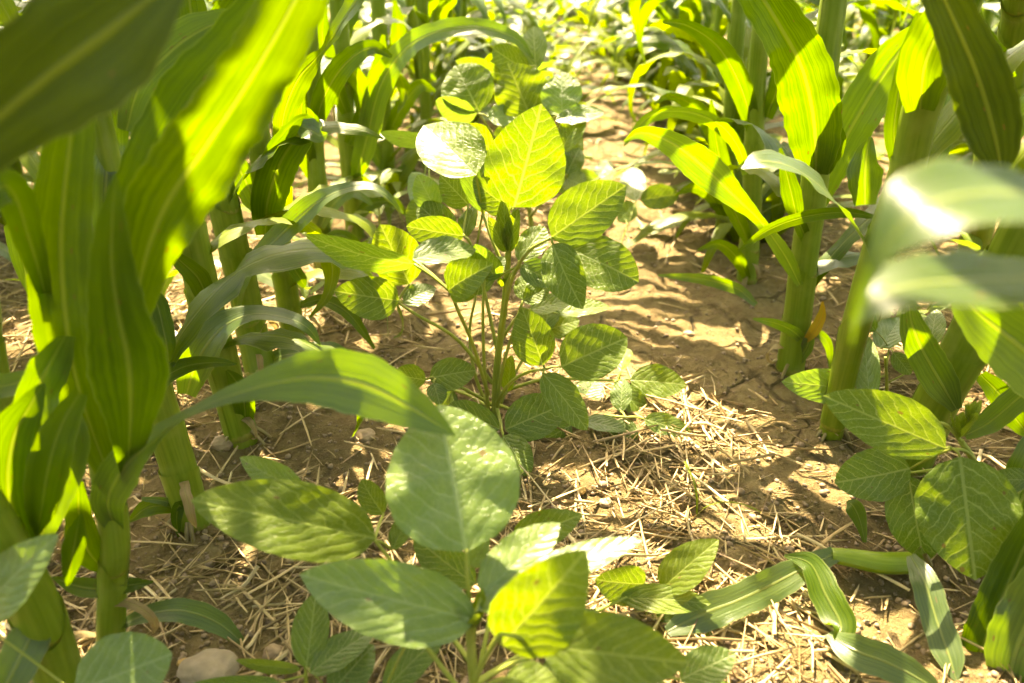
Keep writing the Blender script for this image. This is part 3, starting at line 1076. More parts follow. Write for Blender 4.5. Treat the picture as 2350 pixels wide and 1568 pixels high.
hero_corn("straight corn stalk fourth along the left row with a grey leaf arching over its foot",
          (557, 1008), [(500, 800, .80), (455, 620, .81), (415, 440, .82), (370, 230, .83)], (35, 34), 1.4, [
    dict(pts=[(428, 905, .765, 20, 0), (452, 830, .76, 40, 10), (505, 757, .76, 38, 30), (575, 722, .765, 26, 45), (650, 728, .77, 22, 45), (705, 752, .77, 16, 30), (735, 792, .77, 2, 0)], mat=G2, n=40, wave=.04),
    dict(pts=[(425, 490, .80, 30, 0), (405, 505, .785, 22, 10), (430, 440, .79, 16, 40), (470, 425, .80, 14, 40), (525, 448, .81, 3, 0)], mat=G2, wave=.05),
    dict(pts=[(565, 985, .785, 12, 0), (560, 920, .775, 26, 20), (545, 880, .77, 22, 10), (520, 850, .765, 4, 0)], mat=G1),
    dict(pts=[(480, 700, .79, 20, 0), (455, 640, .785, 26, 0), (415, 600, .78, 18, 10), (385, 570, .78, 3, 0)], mat=GY),
    dict(pts=[(390, 300, .82, 26, 0), (420, 190, .83, 40, 10), (440, 80, .84, 40, 10), (430, -40, .85, 30, 0)], mat=GY),
], upper=8, seed=5, low=4)

hero_corn("corn stalk fifth along the left row with a grey ribbon leaf towards the soybean",
          (603, 862), [(570, 720, .965), (533, 550, .97), (490, 370, .98), (440, 150, .99)], (34, 32), 1.4, [
    dict(pts=[(545, 700, .92, 8, 20), (552, 655, .91, 18, 30), (585, 600, .90, 22, 40), (650, 535, .89, 28, 30), (715, 475, .88, 28, 30), (775, 440, .87, 18, 45), (840, 428, .86, 14, 50), (885, 445, .86, 9, 40), (925, 490, .86, 2, 0)], mat=G2, n=60, wave=.06),
    dict(pts=[(605, 500, 1.0, 10, 0), (580, 450, 1.0, 28, 0), (550, 390, 1.0, 26, 0), (512, 335, 1.0, 3, 0)], mat=G2),
    dict(pts=[(600, 850, .95, 12, 0), (640, 820, .945, 20, 30), (700, 808, .94, 24, 40), (760, 800, .94, 18, 40), (800, 812, .94, 3, 0)], mat=G2),
    dict(pts=[(460, 250, 1.0, 30, 0), (480, 130, 1.01, 40, 0), (540, 30, 1.02, 44, 10), (600, -60, 1.03, 40, 0)], mat=G1),
], upper=8, seed=6, low=5)

hero_corn("corn stalk sixth along the left row with an upright blade whose torn tip folds over",
          (678, 805), [(660, 690, 1.025), (640, 560, 1.03), (600, 350, 1.04), (565, 150, 1.05)], (26, 25), 1.4, [
    dict(pts=[(608, 540, 1.0, 20, 0), (615, 460, .99, 38, 0), (645, 370, .985, 42, 5), (690, 305, .98, 36, 10), (720, 275, .975, 20, 40), (712, 250, .96, 10, 60)], mat=G1, wave=.05),
    dict(pts=[(690, 290, .98, 16, 0), (715, 300, .965, 30, 20), (735, 312, .955, 18, 10), (752, 306, .95, 2, 0)], mat=G2),
    dict(pts=[(640, 330, 1.03, 12, 0), (655, 250, 1.03, 26, 0), (685, 180, 1.03, 30, 0), (720, 140, 1.04, 18, 10), (745, 112, 1.04, 8, 30), (775, 65, 1.03, 22, 50), (815, 5, 1.02, 30, 50), (850, -70, 1.02, 26, 30)], mat=GY, n=50),
    dict(pts=[(690, 560, 1.0, 6, 0), (668, 600, 1.0, 12, 0), (690, 640, 1.0, 14, 10), (700, 660, 1.0, 3, 0)], mat=G1),
    dict(pts=[(690, 700, 1.0, 8, 20), (740, 690, .99, 16, 30), (800, 720, .98, 16, 20), (860, 800, .97, 3, 0)], mat=GY),
], upper=8, seed=7, low=5)

hero_corn("corn stalk seventh along the left row, just behind the torn-tipped blade",
          (745, 612), [(735, 500, 1.24), (722, 330, 1.25), (712, 120, 1.26)], (20, 19), 1.2, [
    dict(pts=[(735, 520, 1.22, 10, 0), (765, 470, 1.21, 18, 20), (810, 440, 1.2, 18, 30), (855, 470, 1.19, 3, 0)], mat=G2),
    dict(pts=[(720, 300, 1.24, 14, 0), (745, 220, 1.23, 26, 0), (790, 150, 1.22, 26, 10), (850, 110, 1.21, 18, 20), (900, 130, 1.20, 4, 0)], mat=G1),
    dict(pts=[(725, 420, 1.24, 12, 0), (700, 350, 1.23, 24, 0), (690, 270, 1.23, 20, 0), (700, 200, 1.23, 4, 0)], mat=GY),
    dict(pts=[(740, 560, 1.22, 8, 0), (775, 540, 1.21, 14, 20), (815, 560, 1.2, 12, 10), (840, 610, 1.19, 2, 0)], mat=GY),
], upper=7, seed=16, low=5)
hero_corn("corn stalk eighth along the left row, its long grey leaf arching over the soybeans",
          (815, 546), [(806, 430, 1.47), (792, 250, 1.48), (778, 40, 1.49)], (20, 19), 1.2, [
    dict(pts=[(812, 420, 1.44, 8, 0), (835, 345, 1.42, 24, 0), (875, 195, 1.40, 28, 10), (950, 98, 1.38, 26, 25), (1070, 62, 1.36, 22, 30), (1175, 84, 1.35, 14, 20), (1224, 135, 1.34, 2, 0)], mat=G2, n=50),
    dict(pts=[(800, 330, 1.45, 12, 0), (840, 250, 1.44, 20, 0), (870, 160, 1.43, 20, 0), (880, 80, 1.43, 4, 0)], mat=GY),
    dict(pts=[(795, 260, 1.45, 12, 0), (760, 170, 1.44, 24, 0), (740, 90, 1.44, 20, 0), (745, 10, 1.44, 4, 0)], mat=G1),
    dict(pts=[(812, 510, 1.45, 8, 0), (850, 470, 1.44, 16, 20), (900, 465, 1.43, 14, 20), (940, 500, 1.42, 2, 0)], mat=GY),
], upper=6, seed=17, low=5)
hero_corn("corn stalk ninth along the left row with bright lime blades around it",
          (893, 448), [(887, 350, 1.73), (878, 200, 1.74), (868, 20, 1.75)], (17, 16), 1.2, [
    dict(pts=[(885, 330, 1.72, 10, 0), (915, 260, 1.71, 18, 0), (960, 200, 1.70, 16, 10), (1000, 210, 1.69, 3, 0)], mat=GY),
    dict(pts=[(880, 240, 1.72, 10, 0), (905, 150, 1.71, 20, 0), (915, 70, 1.7, 18, 0), (905, 0, 1.7, 4, 0)], mat=GY),
    dict(pts=[(888, 400, 1.72, 8, 0), (860, 350, 1.71, 14, 0), (845, 290, 1.7, 14, 0), (850, 240, 1.7, 3, 0)], mat=G2),
    dict(pts=[(890, 420, 1.7, 8, 0), (930, 390, 1.69, 12, 20), (960, 400, 1.68, 2, 0)], mat=GY),
], upper=6, seed=18, low=5)

# ---- right row
# unseen leaves added above the frame, towards the sun, to shade the left blades
def overhead(plant, spec, dist, widen, mat, seed):
    P, H, R = [], [], []
    for x, y, Y, w, r in spec:
        p = PT(x, y, Y)
        P.append(p + SUNV * dist)
        H.append(w * depth(p) / F * widen)
        R.append(r)
    v, f, u = ribbon(P, H, R, n=30, m=9, wave=.1, seed=seed)
    assert not blocks_view(v, 1.0, 0), "overhead leaf in view %d" % seed
    mesh_obj("leaf", v, f, mat, plant, u, plant.location)


plants_so_far = [o for o in bpy.data.objects if o.name.startswith("corn_plant")]
A_SPEC = [(-140, 390, .34, 70, 30), (0, 268, .35, 100, 30), (120, 168, .36, 128, 30), (240, 78, .37, 128, 30), (350, -10, .38, 90, 30), (430, -70, .39, 30, 30)]
overhead(plants_so_far[0], A_SPEC, .16, 1.0, G1, 71)
overhead(plants_so_far[0], [(x + 60, y - 20, Y, w, r) for x, y, Y, w, r in A_SPEC], .30, 1.1, G2, 72)
overhead(plants_so_far[1], [(60, 500, .5, 30, 30), (140, 430, .5, 70, 30), (240, 380, .5, 80, 30), (330, 330, .5, 70, 30), (400, 270, .5, 10, 30)], .36, 1.3, G1, 73)
overhead(plants_so_far[1], [(160, 900, .46, 20, 30), (250, 780, .46, 90, 30), (330, 600, .46, 90, 30), (380, 480, .46, 60, 30), (400, 400, .46, 10, 30)], .52, 1.3, G1, 74)

hero_corn("corn stalk second along the right row with a big wavy blade up its length",
          (1812, 854), [(1828, 740, .96), (1845, 600, .965), (1868, 430, .97), (1885, 250, .975), (1905, 60, .985)], (30, 28), 1.4, [
    dict(pts=[(1872, 400, .955, 26, 0), (1872, 330, .945, 52, 5), (1862, 240, .935, 66, 10), (1838, 150, .93, 62, 0), (1795, 70, .925, 54, -10), (1745, -10, .92, 48, -10), (1690, -80, .92, 40, 0)], mat=G1, n=50, m=13, wave=.16, wfreq=8, fold=.3),
    dict(pts=[(1836, 655, .94, 8, 0), (1800, 585, .93, 18, 10), (1745, 508, .93, 14, 30), (1690, 455, .93, 24, 10), (1620, 388, .935, 40, 10), (1545, 330, .94, 30, 20), (1475, 305, .945, 16, 20), (1432, 325, .95, 2, 0)], mat=G2, n=50, wave=.06),
    dict(pts=[(1850, 790, .945, 8, 0), (1820, 760, .93, 14, 20), (1780, 742, .92, 12, 30), (1728, 732, .915, 2, 0)], mat=G2),
    dict(pts=[(1842, 790, .94, 3, 0), (1868, 760, .93, 12, 0), (1885, 725, .925, 10, 0), (1888, 692, .92, 2, 0)], mat=M_ORANGE),
    dict(pts=[(1880, 390, .96, 26, 0), (1905, 330, .955, 34, 0), (1910, 290, .95, 22, 0), (1905, 260, .95, 4, 0)], mat=G1),
    dict(pts=[(1815, 850, .945, 8, 0), (1850, 800, .935, 14, 0), (1865, 760, .935, 10, 20), (1900, 790, .93, 10, 0), (1905, 850, .925, 2, 0)], mat=G2),
    dict(pts=[(1855, 560, .955, 12, 0), (1830, 500, .95, 16, 0), (1815, 440, .95, 22, 0), (1800, 380, .955, 12, 0), (1790, 340, .96, 3, 0)], mat=G1),
], upper=8, seed=8, low=4)

hero_corn("leaning corn stalk with a pale joint at upper right, white-lit leaf to its left",
          (1905, 1003), [(1958, 770, .77), (2010, 590, .75), (2078, 400, .73), (2112, 255, .72), (2175, 80, .70), (2230, -80, .69)], (26, 44), 1.3, [
    dict(pts=[(2030, 640, .745, 10, 0), (1975, 545, .74, 30, 0), (1905, 450, .725, 54, 0), (1825, 388, .715, 58, 0), (1752, 370, .705, 40, 0), (1702, 388, .70, 3, 0)], mat=G2, n=40, wave=.06, fold=.12, glint=1.0),
    dict(pts=[(2015, 500, .86, 4, 0), (1940, 488, .87, 12, 10), (1850, 497, .88, 14, 15), (1765, 527, .885, 12, 10), (1692, 578, .89, 2, 0)], mat=GY, wave=.04),
    dict(pts=[(2112, 250, .70, 30, 0), (2120, 160, .685, 54, 0), (2150, 80, .68, 54, 0), (2200, 0, .675, 46, 0), (2250, -80, .67, 40, 0)], mat=GY, n=36, m=13, wave=.06, fold=.5),
    dict(pts=[(2072, 410, .73, 14, 0), (2052, 320, .735, 20, 20), (2062, 220, .74, 22, 30), (2085, 120, .745, 18, 20), (2110, 30, .75, 8, 0)], mat=G1),
    dict(pts=[(2100, 420, .76, 30, 0), (2140, 330, .77, 40, 0), (2165, 240, .78, 36, 20), (2180, 170, .79, 26, 20), (2200, 110, .8, 6, 0)], mat=G2),
    dict(pts=[(1880, 470, 1.05, 16, 0), (1925, 350, 1.04, 40, 0), (1985, 240, 1.03, 50, 5), (2050, 140, 1.02, 46, 10), (2105, 70, 1.01, 20, 0)], mat=G2),
    dict(pts=[(1985, 470, .9, 22, 0), (1985, 400, .9, 38, 0), (1990, 350, .9, 26, 30), (1998, 315, .9, 4, 0)], mat=G2, wave=.12),
], upper=7, seed=9, low=3, up_from=.56)

hero_corn("thick bright green corn stalk at the right, rising behind the blurred foreground leaf",
          (2082, 1062), [(2130, 960, .735), (2235, 760, .725), (2380, 470, .715), (2520, 200, .70)], (46, 52), 1.3, [
    dict(pts=[(2195, 940, .70, 12, 0), (2160, 880, .70, 36, 0), (2115, 800, .70, 36, 0), (2092, 740, .70, 26, 0), (2085, 690, .70, 8, 0)], mat=G2),
    dict(pts=[(2215, 1000, .69, 12, 20), (2270, 970, .68, 26, 20), (2330, 920, .67, 30, 10), (2400, 860, .66, 30, 0)], mat=G2),
    dict(pts=[(2180, 650, .53, 8, 0), (2235, 710, .525, 46, 0), (2315, 775, .52, 74, 0), (2420, 860, .515, 84, 0)], mat=G2, m=13, wave=.04),
    dict(pts=[(2250, 860, .74, 14, 0), (2290, 900, .73, 26, 0), (2330, 960, .72, 24, 0), (2370, 1010, .72, 6, 0)], mat=G1),
    dict(pts=[(2400, 1150, .50, 20, 0), (2345, 1270, .49, 44, 10), (2290, 1400, .47, 48, 0), (2240, 1520, .455, 40, 0), (2200, 1630, .44, 8, 0)], mat=G1),
    dict(pts=[(2440, 1250, .46, 30, 0), (2380, 1380, .45, 60, 0), (2330, 1500, .44, 60, 0), (2300, 1640, .42, 20, 0)], mat=G2),
    dict(pts=[(2420, 960, .60, 20, 0), (2355, 1060, .59, 34, 10), (2325, 1180, .58, 30, 0), (2310, 1290, .57, 5, 0)], mat=G2),
], upper=13, seed=10, up_from=.6)

hero_corn("snapped corn plant at lower right whose broken stub and blades sprawl over straw",
          (2088, 1298), [(2084, 1285, .592), (2078, 1268, .594)], (26, 20), 0.02, [
    dict(pts=[(1915, 1272, -.030, 18, 0), (1850, 1302, -.028, 28, 0), (1765, 1345, -.022, 38, 10), (1690, 1380, -.020, 36, 0), (1610, 1410, -.018, 40, 0), (1530, 1450, -.015, 12, 0)], mat=G2, n=40, m=11, wave=.10, fold=.2),
    dict(pts=[(1800, 1275, -.035, 3, 0), (1860, 1295, -.035, 26, 20), (1895, 1365, -.025, 35, 0), (1930, 1435, -.018, 34, 0), (1915, 1470, -.014, 12, 50)], mat=G1, n=36, wave=.05),
    dict(pts=[(1900, 1455, -.012, 12, 40), (1960, 1492, -.020, 36, 0), (2040, 1522, -.020, 38, 0), (2115, 1562, -.016, 28, 0), (2170, 1600, -.012, 4, 0)], mat=G2, n=36, wave=.05),
    dict(pts=[(2090, 1275, -.045, 10, 0), (2122, 1335, -.045, 30, 10), (2150, 1425, -.030, 32, 0), (2178, 1505, -.020, 32, 0), (2196, 1565, -.012, 4, 0)], mat=G2, n=36, wave=.05),
    dict(pts=[(1985, 1245, -.02, 4, 0), (1975, 1200, -.03, 14, 0), (1960, 1165, -.04, 20, 0), (1945, 1150, -.04, 3, 0)], mat=GY),
], upper=0, seed=11, nodes=[(.2, .95)])
broken = [o for o in bpy.data.objects if o.name.startswith("corn_plant")][-1]
bp = [GH(2090, 1292, .018), GH(2020, 1292, .020), GH(1960, 1282, .022), GH(1905, 1274, .026)]
v, f, u = tube(bp, [.0125, .0125, .011, .0085], n=20, m=16, squash=.8)
mesh_obj("broken_stub", v, f, M_SHEATH, broken, u, broken.location)

hero_corn("corn plant with yellowish stalk and dark leaf in the top right corner",
          (2225, 640), [(2262, 430, 1.16), (2300, 260, 1.10), (2335, 60, 1.05), (2360, -120, 1.0)], (30, 34), 1.3, [
    dict(pts=[(2140, -60, .62, 40, 0), (2195, 60, .62, 50, 10), (2245, 180, .62, 62, 0), (2280, 300, .62, 56, 0), (2300, 400, .62, 20, 0)], mat=M_SHADED),
    dict(pts=[(2300, 190, .80, 30, 0), (2260, 120, .80, 40, 20), (2230, 40, .8, 30, 30), (2210, -40, .8, 20, 0)], mat=G1),
    dict(pts=[(2390, 230, .8, 40, 0), (2340, 270, .8, 30, 20), (2325, 310, .8, 20, 0), (2320, 350, .8, 3, 0)], mat=G2),
], upper=13, seed=12, up_from=.6)

near = hero_corn("out of focus corn leaves close to the camera at the right edge, tips glinting white",
          (2760, 900), [(2700, 640, .40), (2660, 400, .40)], (60, 60), 1.2, [
    dict(pts=[(2640, 520, .32, 70, 0), (2480, 470, .27, 100, 10), (2350, 445, .255, 135, 0), (2200, 450, .245, 130, 0), (2095, 495, .24, 95, 0), (2015, 590, .24, 28, 0), (1970, 700, .24, 12, 0), (1955, 790, .24, 2, 0)], mat=G2, n=50, m=13, wave=.03, fold=.10, glint=.7),
    dict(pts=[(2640, 640, .34, 50, 0), (2480, 640, .30, 70, 10), (2350, 640, .28, 120, 0), (2210, 645, .27, 100, 0), (2090, 655, .265, 84, 0), (2005, 690, .26, 50, 0), (1952, 748, .26, 2, 0)], mat=G2, n=50, m=13, wave=.03, fold=.10, glint=.7),
], upper=8, seed=13, up_from=.62)

# third and fourth plants of the right row
hero_corn("corn stalk third along the right row with two arching leaves reaching into the alley",
          (1715, 642), [(1722, 520, 1.28), (1730, 330, 1.285), (1742, 120, 1.29)], (22, 20), 1.4, [
    dict(pts=[(1712, 400, 1.26, 8, 0), (1695, 340, 1.24, 14, 20), (1650, 285, 1.22, 20, 40), (1570, 256, 1.20, 22, 50), (1490, 268, 1.19, 18, 45), (1432, 335, 1.18, 2, 0)], mat=G2, n=40),
    dict(pts=[(1720, 560, 1.26, 10, 0), (1680, 470, 1.25, 20, 0), (1655, 380, 1.25, 22, 0), (1640, 300, 1.25, 14, 0), (1632, 230, 1.25, 3, 0)], mat=GY),
    dict(pts=[(1730, 300, 1.28, 16, 0), (1700, 200, 1.27, 26, 0), (1650, 110, 1.26, 24, 10), (1580, 60, 1.25, 14, 20), (1520, 50, 1.24, 3, 0)], mat=G1),
    dict(pts=[(1715, 640, 1.25, 8, 0), (1690, 590, 1.24, 16, 0), (1650, 560, 1.23, 12, 20), (1600, 575, 1.22, 2, 0)], mat=GY),
    dict(pts=[(1735, 700, 1.10, 6, 0), (1690, 662, 1.13, 14, 20), (1610, 640, 1.16, 13, 20), (1510, 632, 1.18, 2, 0)], mat=G2),
    dict(pts=[(1760, 270, 1.28, 14, 0), (1790, 180, 1.27, 22, 0), (1800, 100, 1.27, 20, 0), (1790, 40, 1.27, 3, 0)], mat=G1),
], upper=8, seed=14, low=5)
hero_corn("slim corn stalk fourth along the right row, behind the one with arching leaves",
          (1660, 545), [(1668, 420, 1.49), (1680, 240, 1.50), (1695, 40, 1.51)], (18, 16), 1.4, [
    dict(pts=[(1670, 400, 1.46, 10, 0), (1640, 310, 1.45, 18, 0), (1600, 250, 1.44, 18, 20), (1540, 220, 1.43, 10, 30), (1500, 240, 1.42, 2, 0)], mat=G1),
    dict(pts=[(1680, 320, 1.48, 10, 0), (1720, 220, 1.47, 20, 0), (1740, 130, 1.47, 18, 0), (1730, 50, 1.47, 3, 0)], mat=GY),
    dict(pts=[(1662, 500, 1.46, 8, 0), (1630, 450, 1.45, 14, 0), (1590, 430, 1.44, 12, 20), (1550, 450, 1.43, 2, 0)], mat=GY),
], upper=8, seed=15, low=5)


def shade_leaf(plant, x0, y0, z0, x1, y1, z1, lift, hw, mat, seed, roll=0):
    """unseen leaf added above the frame, arched over the alley to shade it"""
    a, b = np.array([x0, y0, z0]), np.array([x1, y1, z1])
    pts, H, R = [], [], []
    d = b - a
    side = np.array([-d[1], d[0], 0]); side /= np.linalg.norm(side)
    for i in range(8):
        t = i / 7
        pts.append(a + d * t + np.array([0, 0, lift * 4 * t * (1 - t)]))
        H.append(hw * min(1, .6 + 1.5 * t) * (1 - max(0, (t - .5) / .5) ** 1.8) + .001)
        R.append(roll)
    v, f, u = ribbon(pts, H, R, n=28, m=7, side=side, wave=.16, seed=seed)
    assert not blocks_view(v, 1.4, 0), "shade leaf %d in view" % seed
    o = mesh_obj("leaf", v, f, mat, plant, u, plant.location)
    o["keep"] = 1


def plant_at(label):
    return [o for o in bpy.data.objects if o.get("label", "").startswith(label)][0]


r2 = plant_at("corn stalk second along")
r3 = plant_at("corn stalk third along the right")
l6 = plant_at("corn stalk sixth along")
l5 = plant_at("corn stalk fifth along")
SH = [(r2, .44, .98, .62, -.05, .93, .66, .08, .034), (r2, .44, .99, .72, .02, 1.02, .72, .08, .030), (r2, .44, .98, .80, .10, .86, .80, .07, .034),
      (r3, .45, 1.30, .62, .10, 1.38, .64, .06, .022), (r3, .45, 1.30, .70, .08, 1.48, .72, .06, .022), (r3, .45, 1.30, .78, .14, 1.58, .78, .05, .022), (r3, .45, 1.30, .86, .05, 1.42, .86, .05, .020),
      (l6, -.36, 1.06, .66, -.02, .95, .66, .06, .030), (l5, -.42, .99, .70, -.10, .86, .70, .06, .030), (l5, -.42, .99, .62, -.20, .84, .62, .05, .028)]
for i, (pl, *q) in enumerate(SH):
    shade_leaf(pl, *q, M_CORN[i % 2], 900 + i)  # added unseen leaves that cast shade on the alley soil and straw


# ---- procedural corn for the rows behind
def corn_variant(seed, simple=False):
    r = random.Random(seed)
    root = empty("corn_plant", (0, 0, 0))
    H = r.uniform(.52, .6) if simple else r.uniform(.66, .84)
    r0 = r.uniform(.011, .016)
    lx, ly = r.uniform(-.05, .05), r.uniform(-.05, .05)
    P = [Vector((0, 0, -.02)), Vector((lx * .3, ly * .3, H * .33)), Vector((lx * .6, ly * .6, H * .66)), Vector((lx, ly, H))]
    nodes, a = [], .02
    while a < .42:
        st = r.uniform(.12, .15)
        nodes.append((a, min(.95, a + st * 1.25)))
        a += st
    D = make_stalk(root, None, P, [r0, r0 * .95, r0 * .75, r0 * .3], [] if simple else nodes, True, seed)
    az0 = r.uniform(-.4, .4)
    hs = [.04, .07, .10, .13, .16, .19, .22, .26, .30, .34, .38, .43, .48, .54, .61]
    for k, h in enumerate(hs):
        if h > H * .97 or (simple and h > .45):
            break
        j = int(np.argmin(np.abs(D[:, 2] - h)))
        sm = min(1, .35 + h * 1.6)
        pts, hw, ro, side = auto_leaf(D[j, :3], az0 + math.pi * (k % 2) + r.gauss(0, .55), r.uniform(.42, .72) * sm, r.uniform(.024, .040) * min(1, .5 + h * 1.3), r.uniform(38, 80), r.uniform(80, 175), r.random(), r.uniform(-60, 60))
        v, f, u = ribbon(pts, hw, ro, n=22, m=7, side=side, wave=.2, seed=seed * 50 + k)
        mesh_obj("leaf", v, f, r.choice([M_CORN[0], M_CORN[1], M_CORN[2], M_BRIGHT, M_BRIGHT] if simple else [M_CORN[0], M_CORN[1], M_CORN[2], M_BRIGHT]), root, u)
    return root


variants = [corn_variant(100 + i, i > 4) for i in range(9)]
used = set()
rr = random.Random(5)
ROWNAME = {-4: "fourth row left of the soybean alley", -3: "third row left of the soybean alley", -2: "second row left of the soybean alley", -1: "row left of the near left row",
           0: "left row bordering the soybean alley", 1: "right row bordering the soybean alley", 2: "row right of the near right row", 3: "second row beyond the near right row",
           4: "third row beyond the near right row", 5: "fourth row beyond the near right row"}
START = {0: 1.95, 1: 1.70, -1: .35, 2: .45}
rows_count = {}
for k in range(-4, 6):
    y = START.get(k, .4)
    while y < 6.6:
        yy = y + rr.uniform(-.03, .03)
        x = -.40 + .077 * yy + k * .745 + rr.gauss(0, .02)
        y += rr.uniform(.14, .20) * (1 if y < 3 else 1.3)
        # keep only what the frame (or its shade) can see
        lim = (yy * 1.0 + .35) * PW / 2 / F * 1.12 + .35
        if abs(x) > lim:
            continue
        i = rr.randrange(5) if yy < 2.2 and k in (-1, 0, 1, 2) else rr.randrange(5, 9)
        o = variants[i] if i not in used else copy_tree(variants[i])
        used.add(i)
        o.location = (x, yy, gzf(x, yy))
        s = rr.uniform(.9, 1.1)
        o.scale = (s, s, s)
        o.rotation_euler = (rr.gauss(0, .03), rr.gauss(0, .03), rr.choice([0, math.pi]) + rr.gauss(0, .5))
        rows_count[k] = rows_count.get(k, 0) + 1
        o["row"] = k
        if k in (0, 1) and yy < 3.4:
            n_ = rows_count[k]
            tag(o, ["", "first", "second", "third", "fourth", "fifth", "sixth", "seventh", "eighth", "ninth", "tenth", "eleventh", "twelfth", "thirteenth", "fourteenth", "fifteenth"][n_] + " corn stalk behind " +
                ("the lime-bladed ninth stalk of the left row" if k == 0 else "the slim fourth stalk of the right row"), "corn", "corn plants of the " + ROWNAME[k])
            continue
        far = "near" if yy < 1.5 else ("middle distance" if yy < 3 else "far")
        tag(o, {"near": "green corn plant close by in the ", "middle distance": "green corn plant at middle distance in the ", "far": "small blurred corn plant far back in the "}[far] + ROWNAME[k], "corn",
            "corn plants of the " + ROWNAME[k])
# the rows go on beside and behind the camera
for k in (-1, 0, 1, 2):
    y = -1.5
    while y < (-.12 if k in (0, 1) else .3):
        yy = y + rr.uniform(-.03, .03)
        x = -.40 + .077 * yy + k * .745 + rr.gauss(0, .02)
        y += rr.uniform(.17, .23)
        i = rr.randrange(5)
        o = variants[i] if i not in used else copy_tree(variants[i])
        used.add(i)
        o.location = (x, yy, gzf(x, yy))
        s = rr.uniform(.95, 1.1)
        o.scale = (s, s, s * 1.75)
        o["row"] = 9
        o.rotation_euler = (0, 0, rr.choice([0, math.pi]) + rr.gauss(0, .4))
        tag(o, "corn plant behind the camera, outside the picture", "corn", "corn plants behind the camera")
print("corn rows", rows_count, sum(rows_count.values()))
for i in range(9):
    if i not in used:
        for ch in list(variants[i].children):
            for g in list(ch.children):
                bpy.data.objects.remove(g)
            bpy.data.objects.remove(ch)
        bpy.data.objects.remove(variants[i])


# ================================================================== SOYBEANS
def petiole(name, pts, r0, r1, parent, o, n=14):
    v, f, u = tube(pts, [r0 + (r1 - r0) * i / (len(pts) - 1) for i in range(len(pts))], n=n, m=8)
    return mesh_obj(name, v, f, M_STEM, parent, u, o)


def bud(parent, o, p, s, seed):
    """folded young leaflets at a growing tip"""
    r = random.Random(seed)
    for k in range(5):
        a = k * 2.2 + r.random()
        el = r.uniform(1.0, 1.4)
        d = Vector((math.cos(a) * math.cos(el), math.sin(a) * math.cos(el), math.sin(el)))
        B = Vector(p) - Vector((0, 0, .1 * s)) + d * s * .1
        T = B + d * s * r.uniform(.7, 1.1)
        N = Vector((-math.cos(a), -math.sin(a), .5))
        v, f, u = leaflet_mesh(B, T, s * .36, N, -.08, .35, 10, 9, seed * 10 + k)
        mesh_obj("young_leaflet", v, f, M_SOYY, parent, u, o)


def hero_soy(label, base, stem, r0, leaves, seed=0, buds=(), group="soybean plants in the alley", below=None):
    """leaves: (petiole pixel points, material, [leaflet (bx,by,bY, tx,ty,tY, width px, roll, curl, cup)])"""
    g = below if below is not None else GH(*base)
    g = Vector((g.x, g.y, gzf(g.x, g.y)))
    root = empty("soybean_plant", g)
    tag(root, label, "soybean", group)
    P = [g - Vector((0, 0, .01))] + [PT(*q) for q in stem]
    v, f, u = tube(P, [r0 * (1 - .45 * i / len(P)) for i in range(len(P))], n=8 * len(P), m=10)
    mesh_obj("stem", v, f, M_STEM, root, u, g)
    for i, (pp, mat, lf) in enumerate(leaves):
        pts = [PT(*q) for q in pp]
        par = petiole("leaf", pts, r0 * .5, r0 * .32, root, g)
        for j, L in enumerate(lf):
            bx, by, bY, tx, ty, tY, w, roll = L[:8]
            curl = L[8] if len(L) > 8 else .10
            cup = L[9] if len(L) > 9 else .10
            mt = L[10] if len(L) > 10 else mat
            B, T = PT(bx, by, bY), PT(tx, ty, tY)
            W = w * depth((B + T) / 2) / F / (.8 if roll == 'H' else max(.3, abs(math.cos(math.radians(roll)))))
            N = face_normal(B, T, roll)
            v, f, u = leaflet_mesh(B, T, W, N, curl, cup, 20, 17, seed * 100 + i * 10 + j)
            lo = mesh_obj("leaflet", v, f, mt, par, u, g)
            # short stalk between petiole end and leaflet
            e = pts[-1]
            if (e - B).length > .006:
                v, f, u = tube([e, (e + B) / 2 + Vector((0, 0, .002)), B], [r0 * .3, r0 * .28, r0 * .25], n=7, m=7)
                mesh_obj("leaflet_stalk", v, f, M_STEM, par, u, g)
    for k, (p, s) in enumerate(buds):
        bud(root, g, PT(*p), s, seed * 7 + k)
    return root


S, SD, SG, SY = M_SOY, M_SOYD, M_SOYG, M_SOYY
